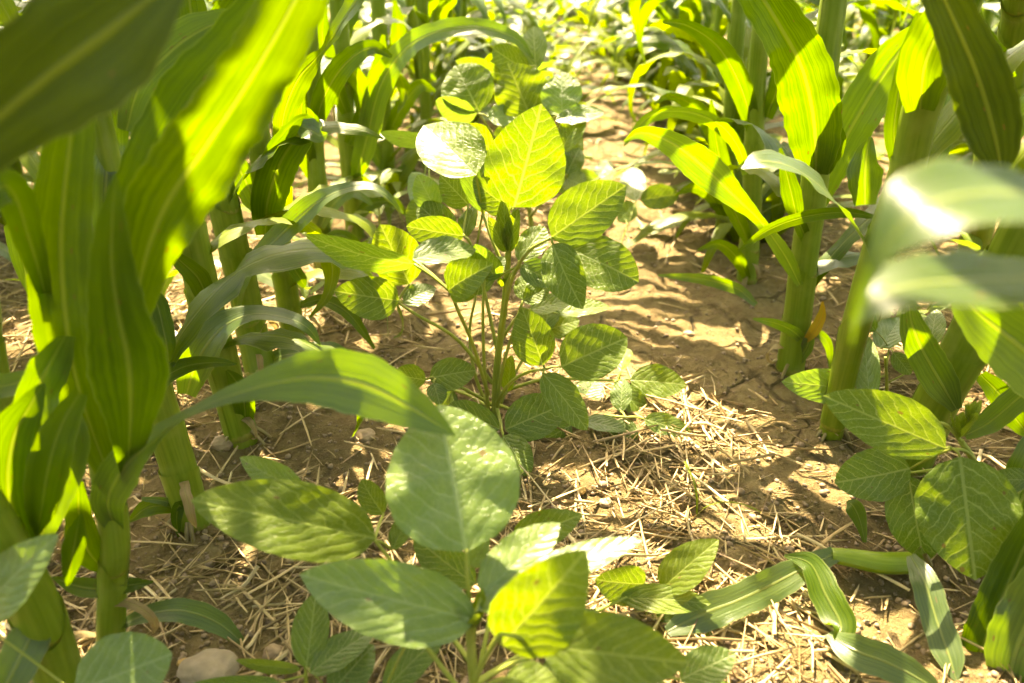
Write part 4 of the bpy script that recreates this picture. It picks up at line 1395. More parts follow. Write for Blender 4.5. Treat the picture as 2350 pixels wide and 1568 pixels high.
# ---- centre soybean
hero_soy("in-focus bright green soybean plant in the middle of the alley, tallest leaf upright", (1135, 965),
         [(1140, 850, .845), (1158, 700, .85), (1165, 600, .85), (1168, 545, .85)], .0052, [
    # top upright terminal leaf with its folded neighbours
    ([(1167, 560, .85), (1172, 510, .85), (1180, 478, .85)], S, [
        (1180, 476, .85, 1243, 238, .865, 186, -8, .06, .06),
        (1175, 480, .86, 1085, 410, .90, 60, 40, .1, .3, S)]),
    ([(1150, 600, .86), (1125, 540, .88), (1108, 490, .90)], S, [
        (1092, 402, .843, 972, 288, .925, 118, 'H', .08, .22, S),
        (1112, 490, .90, 1072, 300, .93, 46, 55, .05, .3, SD),
        (1095, 560, .90, 1110, 655, .86, 60, 20, .1, .2, SD)]),
    # right arm
    ([(1150, 765, .83), (1172, 650, .80), (1210, 580, .775), (1265, 546, .755)], S, [
        (1266, 545, .755, 1437, 426, .775, 128, 0, .10, .14),
        (1268, 560, .75, 1338, 710, .70, 98, -15, .12, .16),
        (1305, 570, .765, 1466, 648, .74, 122, 15, .10, .12)]),
    # left arm, nearer
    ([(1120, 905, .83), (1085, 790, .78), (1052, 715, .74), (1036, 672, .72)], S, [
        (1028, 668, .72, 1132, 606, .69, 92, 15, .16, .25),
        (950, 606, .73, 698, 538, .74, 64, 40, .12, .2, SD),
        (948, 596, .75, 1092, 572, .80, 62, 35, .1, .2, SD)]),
    ([(1130, 880, .84), (1050, 780, .84), (960, 725, .84), (912, 694, .84)], S, [
        (915, 690, .80, 766, 668, .78, 100, 5, .12, .15),
        (940, 652, .85, 872, 515, .86, 116, 0, .1, .12, SY),
        (925, 695, .85, 1000, 660, .87, 50, 30, .1, .2, SD)]),
    ([(1140, 800, .86), (1105, 640, .89), (1080, 560, .90), (1062, 540, .91)], S, [
        (1064, 542, .88, 932, 520, .86, 76, 5, .12, .18),
        (1068, 545, .92, 1090, 470, .95, 40, 40, .1, .2),
        (1050, 548, .93, 960, 470, .97, 80, 5, .1, .12), (1075, 470, .95, 1010, 402, .96, 74, 0, .1, .12), (1000, 480, .97, 958, 400, .98, 66, 5, .1, .12, SG)]),
    # inner shaded leaves
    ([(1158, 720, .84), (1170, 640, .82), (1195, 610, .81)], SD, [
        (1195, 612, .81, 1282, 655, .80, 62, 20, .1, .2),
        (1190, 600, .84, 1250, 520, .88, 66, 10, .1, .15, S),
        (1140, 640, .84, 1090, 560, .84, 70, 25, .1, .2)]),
    ([(1150, 780, .85), (1185, 730, .86), (1215, 710, .87)], S, [
        (1215, 712, .87, 1320, 690, .88, 44, 40, .1, .2),
        (1280, 720, .92, 1400, 705, .94, 40, 40, .1, .2)]),
    # lower right
    ([(1140, 925, .83), (1170, 880, .80), (1210, 855, .785), (1250, 848, .78)], S, [
        (1246, 838, .78, 1198, 705, .80, 98, -5, .08, .1),
        (1288, 842, .775, 1440, 775, .79, 128, 5, .10, .12),
        (1246, 858, .77, 1348, 988, .73, 76, 20, .10, .15)]),
    ([(1150, 900, .86), (1250, 870, .87), (1350, 872, .87), (1420, 874, .87)], S, [
        (1446, 872, .87, 1576, 884, .86, 78, 15, .1, .12),
        (1410, 878, .86, 1488, 970, .83, 54, 30, .12, .2),
        (1425, 850, .88, 1440, 800, .92, 40, 30, .1, .2)]),
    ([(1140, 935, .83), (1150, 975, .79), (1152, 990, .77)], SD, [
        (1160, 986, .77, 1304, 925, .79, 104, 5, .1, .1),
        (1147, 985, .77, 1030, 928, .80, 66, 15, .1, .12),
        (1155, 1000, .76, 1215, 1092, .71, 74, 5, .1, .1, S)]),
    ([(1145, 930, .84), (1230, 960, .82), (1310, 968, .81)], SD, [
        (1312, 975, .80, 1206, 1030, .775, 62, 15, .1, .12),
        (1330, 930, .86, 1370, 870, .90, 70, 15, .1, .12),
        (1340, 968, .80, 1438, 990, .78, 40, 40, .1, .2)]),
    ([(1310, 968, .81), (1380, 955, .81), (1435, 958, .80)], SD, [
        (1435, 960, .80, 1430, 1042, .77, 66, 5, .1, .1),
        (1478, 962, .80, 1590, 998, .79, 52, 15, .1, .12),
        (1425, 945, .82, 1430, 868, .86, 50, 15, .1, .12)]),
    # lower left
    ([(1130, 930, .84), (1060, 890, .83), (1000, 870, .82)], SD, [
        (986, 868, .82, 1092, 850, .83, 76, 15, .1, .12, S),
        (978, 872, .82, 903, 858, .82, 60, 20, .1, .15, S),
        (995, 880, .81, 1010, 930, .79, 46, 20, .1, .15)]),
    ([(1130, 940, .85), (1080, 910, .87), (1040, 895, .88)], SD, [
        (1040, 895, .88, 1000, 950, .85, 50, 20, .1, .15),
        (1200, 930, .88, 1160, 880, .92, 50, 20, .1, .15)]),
    # folded young leaves at the growing tip
    ([(1167, 590, .85), (1166, 575, .849), (1165, 568, .848)], SY, [
        (1163, 580, .845, 1156, 448, .855, 40, 12, .05, .4), (1160, 578, .843, 1120, 498, .84, 36, -18, .08, .4), (1168, 578, .843, 1190, 478, .842, 38, 18, .08, .4), (1172, 572, .85, 1182, 505, .86, 30, 0, .05, .4)]),
    # side branches that rise with the main stem
    ([(1122, 955, .835), (1112, 850, .83), (1108, 720, .83), (1112, 640, .84)], S, [
        (1112, 642, .84, 1060, 575, .84, 64, 15, .1, .15), (1115, 640, .84, 1160, 590, .85, 50, 20, .1, .2, SD)]),
    ([(1140, 955, .83), (1150, 860, .82), (1178, 760, .82), (1200, 690, .83)], S, [
        (1200, 690, .83, 1262, 660, .83, 48, 20, .1, .15), (1198, 688, .83, 1215, 625, .86, 50, 10, .1, .15)]),
    ([(1128, 955, .85), (1090, 860, .86), (1078, 760, .88), (1092, 680, .89)], S, [
        (1092, 680, .89, 1040, 640, .9, 56, 15, .1, .15), (1095, 678, .89, 1120, 600, .92, 56, 15, .1, .15, SD)]),
    ([(1145, 955, .85), (1160, 900, .86), (1215, 800, .89), (1250, 760, .91)], S, [
        (1250, 760, .91, 1330, 735, .93, 56, 15, .1, .15), (1252, 758, .91, 1262, 690, .94, 56, 15, .1, .15)]),
    # fine stems at the back
    ([(1132, 940, .86), (1180, 870, .88), (1165, 830, .88)], S, [
        (1165, 900, .83, 1175, 815, .84, 36, 20, .05, .5, SY)]),
], seed=1, buds=[((1150, 660, .842), .022)])

# ---- foreground soybean at the bottom
hero_soy("blurred soybean plant in the bottom centre foreground with large grey-green leaves", None,
         [(1082, 1500, .375), (1080, 1400, .378)], .0042, [
    ([(1082, 1480, .375), (1075, 1350, .385), (1070, 1262, .395)], SG, [
        (1070, 1266, .395, 1008, 928, .475, 302, -4, .05, .10)]),
    ([(1085, 1470, .374), (1090, 1420, .372)], SG, [
        (1092, 1422, .372, 688, 1318, .385, 176, 6, .10, .14, SG),
        (1095, 1400, .376, 1475, 1238, .41, 86, 40, .06, .22, SG),
        (1105, 1370, .385, 1285, 1200, .43, 112, 15, .08, .14, SG)]),
    ([(1090, 1560, .36), (1130, 1480, .355), (1150, 1455, .352)], SY, [
        (1150, 1480, .352, 1345, 1262, .365, 190, -10, .12, .2),
        (1240, 1480, .345, 1580, 1520, .335, 175, -8, .08, .12)]),
    ([(1080, 1520, .38), (990, 1400, .42), (900, 1290, .45), (860, 1240, .455)], SY, [
        (862, 1236, .455, 438, 1148, .435, 172, -6, .08, .10, SY),
        (900, 1262, .46, 945, 1180, .48, 46, 35, .05, .3, S),
        (880, 1180, .52, 830, 1100, .54, 60, 30, .1, .2, S),
        (700, 1130, .5, 550, 1050, .53, 70, 20, .1, .15, SG)]),
    ([(1100, 1540, .40), (1140, 1350, .46), (1180, 1250, .49)], S, [
        (1178, 1240, .49, 1338, 1180, .50, 86, 0, .14, .12),
        (1090, 1340, .47, 950, 1230, .50, 90, 20, .1, .14, SD),
        (1080, 1300, .46, 1122, 1235, .47, 46, 10, .1, .2, SG)]),
    ([(1100, 1560, .42), (1300, 1440, .48), (1440, 1370, .51), (1500, 1360, .515)], SY, [
        (1518, 1352, .515, 1650, 1238, .53, 92, 10, .1, .2),
        (1420, 1372, .51, 1632, 1386, .50, 66, 15, .12, .2, SY),
        (1480, 1340, .53, 1365, 1330, .51, 90, 20, .1, .2, S),
        (1480, 1420, .50, 1655, 1500, .47, 110, 10, .1, .12, SD)]),
    ([(1075, 1580, .37), (1180, 1520, .40), (1260, 1500, .42)], S, [
        (1262, 1500, .42, 1370, 1400, .44, 80, 10, .1, .15, SD), (1262, 1505, .42, 1330, 1600, .39, 90, 10, .1, .15, S),
        (1560, 1560, .40, 1690, 1500, .41, 90, 10, .1, .15, SD), (1600, 1590, .40, 1720, 1620, .39, 80, 10, .1, .15, S)]),
    ([(1060, 1590, .36), (990, 1500, .37), (950, 1445, .38)], S, [
        (880, 1590, .40, 1020, 1450, .42, 80, 20, .1, .15, SD)]),
    ([(1060, 1600, .36), (1150, 1560, .34), (1200, 1570, .33)], SY, [
        (1150, 1575, .335, 1300, 1620, .32, 130, 10, .1, .15)]),
], seed=2, buds=[((1086, 1440, .374), .03)], below=Vector((-.022, .345, 0)))

# ---- small soy sprouts at the bottom edge
hero_soy("low soybean seedling with narrow dark leaves at the bottom edge left of the foreground plant", (705, 1600),
         [(703, 1575, -.03), (702, 1545, -.05)], .0022, [
    ([(702, 1545, -.05), (700, 1530, -.055)], S, [
        (703, 1535, -.055, 725, 1362, -.085, 84, 0, .08, .2, S),
        (712, 1545, -.055, 862, 1445, -.06, 70, 25, .1, .2, SD),
        (760, 1590, -.04, 858, 1480, -.05, 96, 10, .1, .12, SD),
        (690, 1535, -.055, 540, 1515, -.055, 30, 30, .1, .2, SY)]),
    ([(702, 1550, -.04), (640, 1565, -.04)], SD, [
        (640, 1565, -.04, 440, 1570, -.03, 40, 20, .1, .15)]),
], seed=3, group="soybean seedlings")
hero_soy("round blurred soybean leaves at the bottom left corner", None,
         [(200, 1640, .36), (190, 1600, .36)], .003, [
    ([(190, 1620, .36), (185, 1600, .355)], SG, [
        (170, 1590, .352, 396, 1500, .37, 190, 10, .06, .1),
        (-60, 1420, .36, 135, 1225, .38, 120, 25, .08, .12, SG)]),
], seed=4, group="soybean plants at the left", below=Vector((-.24, .30, 0)))

# ---- right soybean
hero_soy("soybean at lower right with two large veined leaves and yellow growing tip", (2290, 1270),
         [(2268, 1150, .575), (2235, 1060, .58), (2205, 1012, .585)], .0042, [
    ([(2240, 1060, .58), (2215, 1035, .57), (2185, 1030, .565)], S, [
        (2170, 1030, .565, 1888, 908, .60, 136, 0, .08, .10, S),
        (2203, 1048, .56, 2238, 1332, .50, 212, 4, .05, .10, S),
        (2090, 1075, .60, 1915, 1108, .61, 118, 10, .12, .12, SD)]),
    ([(2262, 1130, .575), (2180, 1080, .60), (2090, 1085, .61)], S, [
        (2085, 1092, .61, 2122, 1290, .57, 122, -10, .08, .1, SD)]),
    ([(2270, 1160, .575), (2320, 1120, .58), (2360, 1105, .58)], SD, [
        (2360, 1100, .58, 2262, 1098, .58, 60, 20, .1, .12),
        (2310, 1240, .56, 2390, 1330, .54, 90, 10, .1, .12),
        (2200, 1300, .55, 2270, 1220, .57, 80, 10, .1, .12)]),
    ([(2205, 1012, .585), (2170, 975, .59), (2125, 968, .6)], S, [
        (2128, 970, .6, 2065, 960, .605, 22, 30, .1, .2, SY)]),
], seed=5, buds=[((2200, 1005, .583), .030), ((2222, 975, .583), .026)], group="soybean plants on the right")
hero_soy("pale sunlit soybean at the right row's foot, one leaf lying flat to the left", (2035, 960),
         [(2035, 880, -.06), (2032, 820, -.10)], .0026, [
    ([(2034, 860, -.07), (1990, 880, -.075), (1962, 892, -.075)], SG, [
        (1962, 892, -.075, 1793, 876, -.08, 80, 10, .06, .06, SG),
        (1998, 928, -.07, 1985, 768, -.12, 60, 10, .1, .3, SG)]),
    ([(2034, 850, -.08), (2040, 800, -.10)], SG, [
        (2020, 800, -.10, 2068, 730, -.12, 64, 10, .1, .1),
        (2050, 810, -.10, 2090, 860, -.08, 40, 10, .1, .1, S),
        (2010, 760, -.12, 1950, 690, -.14, 50, 20, .1, .15, SD)]),
    ([(2035, 880, -.06), (2090, 850, -.08), (2140, 810, -.09)], SD, [
        (2135, 800, -.09, 2150, 710, -.12, 50, 10, .1, .12),
        (2140, 810, -.09, 2080, 770, -.11, 46, 10, .1, .12)]),
], seed=6, group="soybean plants on the right")
hero_soy("small soybean sprig with three round leaves on the sunny straw of the alley", (1400, 640),
         [(1425, 560, -.05), (1450, 490, -.09), (1458, 462, -.10)], .0018, [
    ([(1455, 475, -.095), (1460, 464, -.10)], S, [
        (1458, 462, -.10, 1450, 384, -.13, 58, 0, .08, .1),
        (1470, 460, -.10, 1560, 446, -.10, 58, 10, .08, .1),
        (1456, 468, -.10, 1418, 508, -.085, 46, 10, .08, .1)]),
    ([(1440, 515, -.08), (1410, 440, -.11), (1370, 410, -.13)], SD, [
        (1375, 412, -.13, 1320, 395, -.135, 34, 20, .1, .12),
        (1372, 408, -.13, 1400, 370, -.15, 36, 20, .1, .12)]),
], seed=7, group="soybean plants in the alley")

# ---- second soybean of the alley, just behind the centre one
hero_soy("second soybean in the alley, directly behind the centre plant, with pale raised leaves", (1235, 640),
         [(1215, 480, 1.29), (1195, 330, 1.30), (1185, 230, 1.31)], .005, [
    ([(1190, 400, 1.28), (1125, 300, 1.26), (1100, 262, 1.25)], S, [
        (1100, 258, 1.25, 1045, 150, 1.30, 126, 0, .08, .1),
        (1092, 265, 1.25, 1000, 232, 1.27, 58, 30, .1, .15, SG),
        (1120, 270, 1.25, 1182, 268, 1.27, 48, 30, .1, .15, SG)]),
    ([(1190, 330, 1.29), (1205, 290, 1.27), (1215, 262, 1.26)], S, [
        (1215, 262, 1.26, 1165, 145, 1.30, 126, 5, .08, .1, SY),
        (1225, 270, 1.26, 1260, 200, 1.30, 73, 10, .1, .12, S)]),
    ([(1210, 430, 1.27), (1260, 330, 1.23), (1285, 280, 1.21)], S, [
        (1290, 262, 1.21, 1290, 165, 1.25, 95, 10, .1, .15, SG),
        (1275, 275, 1.2, 1388, 258, 1.2, 41, 35, .1, .2, SG),
        (1288, 350, 1.18, 1340, 258, 1.2, 56, 30, .1, .25, SY)]),
    ([(1215, 480, 1.27), (1060, 380, 1.22), (985, 330, 1.2)], SG, [
        (985, 322, 1.2, 873, 305, 1.2, 39, 40, .1, .2),
        (975, 400, 1.15, 950, 478, 1.08, 73, 15, .1, .12, SG),
        (1015, 410, 1.15, 1055, 470, 1.1, 78, 10, .1, .12, S),
        (985, 470, 1.08, 935, 520, 1.05, 73, 10, .1, .12, S)]),
    ([(1195, 280, 1.3), (1225, 180, 1.33), (1230, 150, 1.34)], S, [
        (1230, 160, 1.34, 1225, 60, 1.4, 61, 10, .1, .15),
        (1215, 165, 1.34, 1130, 110, 1.38, 68, 15, .1, .15),
        (1150, 170, 1.36, 1045, 140, 1.38, 48, 20, .1, .15)]),
    ([(1215, 500, 1.27), (1265, 440, 1.25), (1300, 400, 1.24)], S, [
        (1302, 398, 1.24, 1330, 340, 1.27, 56, 10, .1, .15),
        (1300, 410, 1.24, 1345, 430, 1.2, 53, 20, .1, .15)]),
    ([(1205, 420, 1.28), (1150, 360, 1.27), (1130, 340, 1.26)], S, [
        (1130, 345, 1.26, 1060, 290, 1.27, 70, 5, .1, .15, SY), (1132, 350, 1.26, 1095, 420, 1.22, 70, 10, .1, .15), (1140, 330, 1.27, 1180, 300, 1.29, 50, 15, .1, .15)]),
    ([(1210, 450, 1.28), (1260, 400, 1.27), (1275, 370, 1.27)], S, [
        (1278, 372, 1.27, 1330, 300, 1.30, 70, 5, .1, .15, SY), (1275, 380, 1.27, 1310, 450, 1.23, 70, 10, .1, .15), (1265, 365, 1.28, 1240, 300, 1.31, 60, 10, .1, .15)]),
], seed=8, buds=[((1185, 225, 1.31), .05)])


def soy_variant(seed, big=1.0):
    r = random.Random(seed)
    root = empty("soybean_plant", (0, 0, 0))
    H = r.uniform(.22, .30) * big
    o = Vector((0, 0, 0))
    P = [Vector((0, 0, -.01)), Vector((r.uniform(-.01, .01), r.uniform(-.01, .01), H * .5)), Vector((r.uniform(-.02, .02), r.uniform(-.02, .02), H))]
    v, f, u = tube(P, [.004 * big, .0035 * big, .002 * big], n=12, m=8)
    mesh_obj("stem", v, f, M_STEM, root, u)
    a = r.uniform(0, 6.28)
    for k in range(7):
        t = .18 + .8 * k / 6
        p = P[0].lerp(P[2], t)
        a += math.pi + r.gauss(0, .5) if k % 2 else math.pi * .5
        out = Vector((math.cos(a), math.sin(a), 0))
        L = r.uniform(.07, .13) * big * (1.1 - .4 * t)
        e = p + out * L * .75 + Vector((0, 0, L * r.uniform(.3, .75)))
        par = petiole("leaf", [p, (p + e) / 2 + Vector((0, 0, .01)), e], .0018 * big, .0012 * big, root, o, 9)
        sz = r.uniform(.055, .085) * big * (1.05 - .25 * t)
        mat = r.choice([S, S, SG, SD, SY])
        for j, da in enumerate((0, 1.35, -1.35)):
            d = Vector((math.cos(a + da), math.sin(a + da), 0))
            up = r.uniform(-.45, .55)
            T = e + (d + Vector((0, 0, up))).normalized() * sz * (1.1 if j == 0 else 1)
            N = Vector((r.gauss(0, .3), r.gauss(0, .3), 1))
            v, f, u = leaflet_mesh(e + d * .006, T, sz * r.uniform(.62, .78), N, .12, .15, 12, 9, seed * 40 + k * 3 + j)
            mesh_obj("leaflet", v, f, mat, par, u)
    bud(root, o, P[2], .04 * big, seed)
    return root


sv = [soy_variant(300 + i) for i in range(4)]
sv_used = set()
SOY_SPOTS = []
ORD = ["third", "fourth", "fifth", "sixth", "seventh", "eighth", "ninth", "tenth", "eleventh", "twelfth", "thirteenth"]
for kk, y in enumerate(np.arange(1.72, 5.6, .36)):
    SOY_SPOTS.append((-.05 + .045 * y + rr.gauss(0, .025), y + rr.uniform(-.05, .05), 1.0, ORD[kk] + " soybean back along the centre alley, counting the in-focus one as first", "soybean plants in the alley"))
for al, nm in ((-1, "left"), (1, "right"), (-2, "left"), (2, "right")):
    for y in np.arange(.75, 4.4, .42):
        x = -.03 + .077 * y + al * .745 + rr.gauss(0, .04)
        if abs(x) < (y + .3) * .72 + .1:
            SOY_SPOTS.append((x, y + rr.uniform(-.08, .08), .9, "soybean plant between the corn stalks of the next alley to the " + nm if abs(al) == 1 else "soybean plant glimpsed far to the " + nm + " between corn rows", "soybean plants in the outer alleys"))
for (x, y, s, lab, grp) in SOY_SPOTS:
    i = rr.randrange(4)
    o = sv[i] if i not in sv_used else copy_tree(sv[i])
    sv_used.add(i)
    o.location = (x, y, gzf(x, y))
    s *= rr.uniform(.85, 1.1)
    o.scale = (s, s, s)
    o.rotation_euler = (0, 0, rr.uniform(0, 6.28))
    tag(o, lab, "soybean", grp)


# ================================================================== WEEDS AND GRASS
def weed_variant(seed, kind):
    r = random.Random(seed)
    root = empty("weed_seedling" if kind == 1 else "grass_weed", (0, 0, 0))
    if kind == 2:
        for k in range(3):
            pts, hw, ro, side = auto_leaf((0, 0, 0), k * 2.3 + .3, r.uniform(.05, .085), .0011, 82 - 22 * k, 20 + 40 * k, r.random(), 10)
            v, f, u = ribbon(pts, hw, ro, n=10, m=3, side=side, seed=k)
            mesh_obj("blade", v, f, M_BRIGHT, root, u)
    elif kind == 0:
        for k in range(r.randint(5, 8)):
            pts, hw, ro, side = auto_leaf((0, 0, 0), r.uniform(0, 6.28), r.uniform(.16, .34), r.uniform(.007, .016), r.uniform(45, 85), r.uniform(60, 150), r.random(), 20)
            v, f, u = ribbon(pts, hw, ro, n=10, m=3, side=side, seed=k)
            mesh_obj("blade", v, f, M_BRIGHT, root, u)
    else:
        H = r.uniform(.06, .14)
        top = Vector((r.uniform(-.02, .02), r.uniform(-.02, .02), H))
        v, f, u = tube([Vector((0, 0, -.005)), top * .5, top], [.0016, .0014, .001], n=8, m=6)
        mesh_obj("stem", v, f, M_STEM, root, u)
        for k in range(8):
            a = k * 2.4
            p = top * (.35 + .65 * k / 7)
            d = Vector((math.cos(a), math.sin(a), r.uniform(.1, .7))).normalized()
            B = p + d * .008
            T = B + d * r.uniform(.03, .055)
            v, f, u = leaflet_mesh(B, T, r.uniform(.014, .026), Vector((0, 0, 1)), .12, .1, 9, 7, seed + k)
            mesh_obj("leaf", v, f, r.choice([S, SY]), root, u)
    return root


wv = [(weed_variant(500 + i, i % 2), i % 2) for i in range(6)] + [(weed_variant(590, 2), 2)]
wu = set()
WEEDS = [(735, 640, 1, "thin-stemmed weed beside the torn-tipped left corn stalk"), (1600, 1180, 2, "tiny grass seedling in the straw right of the centre soybean"),
         (2050, 800, 1, "weed with small leaves at the right between corn stalks"), (1990, 860, 1, "weed beside the pale soybean at the right row"),
         (700, 760, 1, "small weed at the foot of the sixth left corn stalk"), (1690, 560, 0, "grass tuft at the foot of the third right corn stalk"),
         (2100, 760, 1, "weed behind the thick right corn stalk"), (820, 660, 1, "weed in the sun left behind the centre soybean"), (870, 560, 1, "low weed farther back left of the centre soybean")]
ws = [(*GH(a, b)[:2], k, l, "weeds near the camera") for a, b, k, l in WEEDS]
for k in range(130):
    y = rr.uniform(1.4, 5.6)
    row = rr.choice([-1, 0, 1, 1, 2])
    x = -.40 + .077 * y + row * .745 + rr.gauss(0, .16)
    ws.append((x, y, rr.choice([0, 0, 0, 1]), ("bright green grass tuft" if 0 else "low bright green weed") + " growing among the distant corn stalks", "weeds among the distant corn"))
for k in range(70):
    y = 2.1 + 3.6 * rr.random() ** .8
    x = -.03 + .077 * y + rr.uniform(-.30, .42)
    ws.append((x, y, rr.choice([0, 0, 0, 0, 1]), "bright green grassy weed covering the far end of the soybean alley", "weeds at the far end of the alley"))
ws = [w for w in ws if not (1.3 < w[1] < 4.6 and abs(w[0] - .26) < .14)]     # the open strip of straw beside the soybeans
for (x, y, kind, lab, grp) in ws:
    cand = [i for i in range(7) if wv[i][1] == kind]
    i = rr.choice(cand)
    o = wv[i][0] if i not in wu else copy_tree(wv[i][0])
    wu.add(i)
    o.location = (x, y, gzf(x, y))
    s = rr.uniform(.8, 1.3) * 1 * (1.2 if "distant" in lab else 1) * (1.6 if "far end" in lab else 1)
    o.scale = (s, s, s)
    o.rotation_euler = (0, 0, rr.uniform(0, 6.28))
    tag(o, lab, "weed", grp)
for i in range(7):
    if i not in wu:
        for ch in list(wv[i][0].children):
            bpy.data.objects.remove(ch)
        bpy.data.objects.remove(wv[i][0])


# ================================================================== LET THE SUN REACH WHAT THE PHOTOGRAPH SHOWS LIT
# leaves that stand above the frame are left off where they would stand between the sun and these spots
LIT = [(452, 640, .775), (500, 820, .765), (415, 470, .785), (533, 560, .935), (505, 430, .94), (640, 600, 1.0), (655, 700, 1.0), (2085, 380, .70), (2120, 230, .69), (790, 300, 1.45), (725, 400, 1.22), (650, 1190, .45), (560, 1160, .445), (780, 1220, .452), (1010, 322, .90), (1040, 350, .88), (1180, 400, .856), (1220, 320, .862), (1200, 280, .863), (1350, 490, .765), (1390, 470, .77), (1310, 510, .76), (1400, 610, .75), (1440, 630, .745), (1300, 630, .73), (1360, 810, .783), (1210, 740, .795), (850, 680, .79), (900, 570, .86), (1080, 640, .705), (1000, 530, .87),
       (1790, 375, .71), (1830, 400, .715), (1740, 370, .705), (1890, 440, .722), (2130, 420, .243), (2200, 440, .245), (2040, 650, .263), (2100, 655, .266),
       (1500, 985, -.005), (1590, 1000, -.005), (1680, 1020, -.005), (1640, 950, -.005), (1560, 950, -.005), (1480, 540, -.005), (1430, 610, -.005), (1380, 330, -.005), (1450, 250, -.005),
       (1400, 200, -.005), (60, 745, -.005), (30, 800, -.005), (130, 800, .485), (150, 880, .482), (250, 1150, .463), (690, 170, 1.03), (790, 40, 1.02), (1060, 200, 1.28), (1190, 210, 1.28), (760, 900, .447),
       (1860, 200, .93), (1850, 300, .94), (560, 200, .505), (620, 100, .515), (2150, 120, .68), (60, 905, .455), (850, 580, .88), (1300, 1310, .39), (1250, 1400, .36), (1600, 1290, .525), (1030, 230, 1.27), (1290, 200, 1.23),
       (1500, 870, .865), (560, 640, .905), (520, 750, .76), (1000, 640, .71), (650, 180, 1.03), (1840, 890, -.078), (2300, 760, .52), (1990, 1050, .58), (500, 60, -.005)]


def in_frame(o):
    mw = o.matrix_world
    n = len(o.data.vertices)
    for i in range(0, n, max(1, n // 60)):
        pr = project(mw @ o.data.vertices[i].co)
        if pr and -20 < pr[0] < PW + 20 and -20 < pr[1] < PH + 20:
            return True
    return False


bpy.context.view_layer.update()
# leaves of the rows behind that would hang in front of the second soybean are left off
removed = 0
for o in list(bpy.data.objects):
    if o.name.split(".")[0] == "leaf" and o.parent and o.parent.get("row") is not None and 1.0 < o.parent.location.y < 2.2 and o.parent["row"] in (0, 1):
        mw = o.matrix_world
        for v_ in o.data.vertices:
            pr = project(mw @ v_.co)
            if pr and pr[2] < 1.9 and 925 < pr[0] < 1420 and 20 < pr[1] < 480:
                bpy.data.objects.remove(o)
                removed += 1
                break
for o in list(bpy.data.objects):
    if o.parent and o.parent.get("row") == 9 and o.name.split(".")[0] == "leaf" and in_frame(o):
        bpy.data.objects.remove(o)
dg = bpy.context.evaluated_depsgraph_get()
dg.update()
gone = set()
PARENTS = {o.parent.name for o in bpy.data.objects if o.parent}


def sun_blocker(p):
    p = p + SUNV * .02
    for step in range(30):
        hit, loc, nor, fi, ob, mx = scene.ray_cast(dg, p, SUNV)
        if not hit:
            return None
        if ob.name not in gone:
            return ob.name
        p = loc + SUNV * .0015


for q in LIT:
    p = PT(*q)
    for step in range(30):
        hit, loc, nor, fi, ob, mx = scene.ray_cast(dg, p + SUNV * .02, SUNV)
        if not hit:
            break
        nm = ob.name
        o = bpy.data.objects[nm]
        if nm.split(".")[0] in ("leaf", "sheath") and nm not in PARENTS and not in_frame(o):
            gone.add(nm)
        p = loc - SUNV * .0185
# spots the photograph shows in shade: unseen corn leaves are added above the frame to shade them
rq = random.Random(77)
DARK = []
for x in range(1420, 1790, 46):
    for y in range(610, 890, 40):
        if rq.random() < .72:
            DARK.append((x, y, -.004))
for x in range(1220, 2130, 60):
    for y in range(1055, 1540, 55):
        if rq.random() < .86 and not (x > 1850 and y < 1120):
            DARK.append((x, y, -.004))
for x in range(320, 1030, 60):
    for y in range(920, 1540, 50):
        if rq.random() < .84:
            DARK.append((x, y, -.004))
DARK += [(2245, 180, .62), (2280, 300, .62), (2215, 90, .62), (850, 890, .445), (930, 930, .441), (640, 880, .453), (560, 900, .455), (990, 965, .438), (482, 1552, .42), (120, 1450, .40), (60, 1350, .40), (1040, 1100, .43), (1000, 1010, .455), (1100, 1180, .41), (950, 1150, .43), (880, 1340, .378), (760, 1310, .38), (980, 1390, .375), (1450, 1500, .34), (1330, 1480, .342),
         (2180, 1180, .53), (2220, 1270, .51), (290, 800, .44), (270, 650, .438), (290, 920, .446), (120, 170, .36), (40, 250, .352), (240, 80, .37), (200, 200, .365), (300, 120, .37), (150, 450, .505), (160, 330, .515), (140, 560, .50),
         (330, 590, .475), (370, 500, .48), (1150, 900, .84), (1230, 950, .78), (1060, 850, .82), (1090, 950, .79)]
LR = [PT(*q) for q in LIT]
LRo = np.array([list(p) for p in LR])
SN = np.array(SUNV)
roots = [o for o in bpy.data.objects if o.name.startswith("corn_plant") and o.parent is None and o.location.y < 2.4]
roots = [o for o in roots if o.location.y > .3 and "snapped" not in o["label"]]


def hits_lit(v, rad):
    d = v[None] - LRo[:, None]
    along = d @ SN
    perp = np.linalg.norm(d - along[..., None] * SN, axis=2)
    return bool(((perp < rad) & (along > .02)).any())


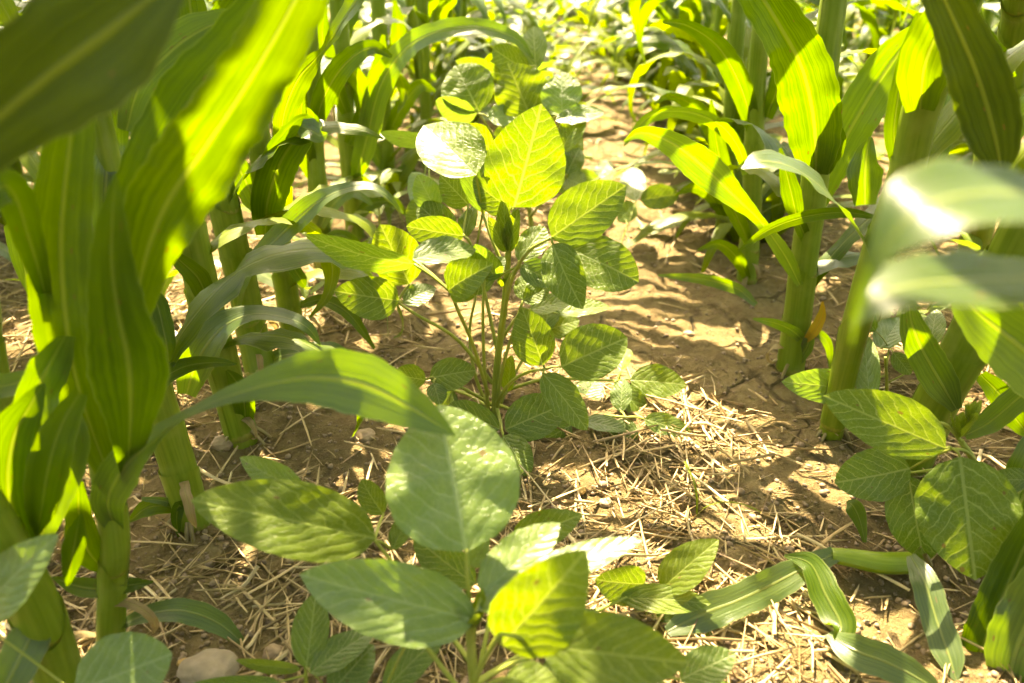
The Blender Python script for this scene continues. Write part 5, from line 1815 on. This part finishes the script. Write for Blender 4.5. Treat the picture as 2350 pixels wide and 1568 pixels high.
def near_ray(v, p):
    d = v - np.array(p)
    along = d @ SN
    return np.linalg.norm(d - along[:, None] * SN, axis=1).min()


new_leaves = []
added = failed = 0
for q in DARK:
    p = PT(*q)
    if sun_blocker(p) is not None or any(near_ray(v, p) < .012 for v in new_leaves):
        continue
    for trial in range(30):
        z = rq.uniform(.56, .95)
        sdist = (z - p.z) / SUNV.z
        T = p + SUNV * sdist
        cand = sorted(roots, key=lambda o: (o.location.x - T.x) ** 2 + (o.location.y - T.y) ** 2)[:6]
        rt = rq.choice(cand)
        st = Vector((rt.location.x, rt.location.y, T.z + rq.uniform(-.06, .04)))
        d = T - st
        if d.length < .05 or d.length > .75:
            continue
        E = st + d * max(1.25, .42 / d.length)
        pts, H, R = [], [], []
        side = Vector((-d.y, d.x, 0)).normalized()
        hwm = rq.uniform(.020, .034)
        k_ = d.length / (E - st).length
        c_ = rq.uniform(.1, .2)
        for i in range(8):
            t = i / 7
            lift = c_ * (t * (1 - t) - k_ * (1 - k_) * min(1, t / k_))
            pts.append(np.array(st + (E - st) * t) + np.array([0, 0, lift]))
            H.append(hwm * min(1, .6 + 1.5 * t) * (1 - max(0, (t - .5) / .5) ** 1.8) + .001)
            R.append(rq.uniform(-15, 15))
        v, f, u = ribbon(pts, H, R, n=24, m=7, side=np.array(side), wave=.16, seed=rq.randrange(9999))
        if blocks_view(v, 2.5, 20) or hits_lit(v, .02):
            continue
        mesh_obj("leaf", v, f, M_CORN[rq.randrange(2)], rt, u, rt.location) if rt.get("row") is None else None
        if rt.get("row") is not None:
            o = mesh_obj("leaf", v, f, M_CORN[rq.randrange(2)], None, u)
            o.parent = rt
            o.matrix_parent_inverse = rt.matrix_world.inverted()
        new_leaves.append(v)
        added += 1
        break
    else:
        failed += 1
for nm in gone:
    bpy.data.objects.remove(bpy.data.objects[nm])
print("removed", removed, len(gone), "added", added, "failed", failed, "of", len(DARK))
for o in bpy.data.objects:
    for key in ("keep", "row"):
        if key in o:
            del o[key]
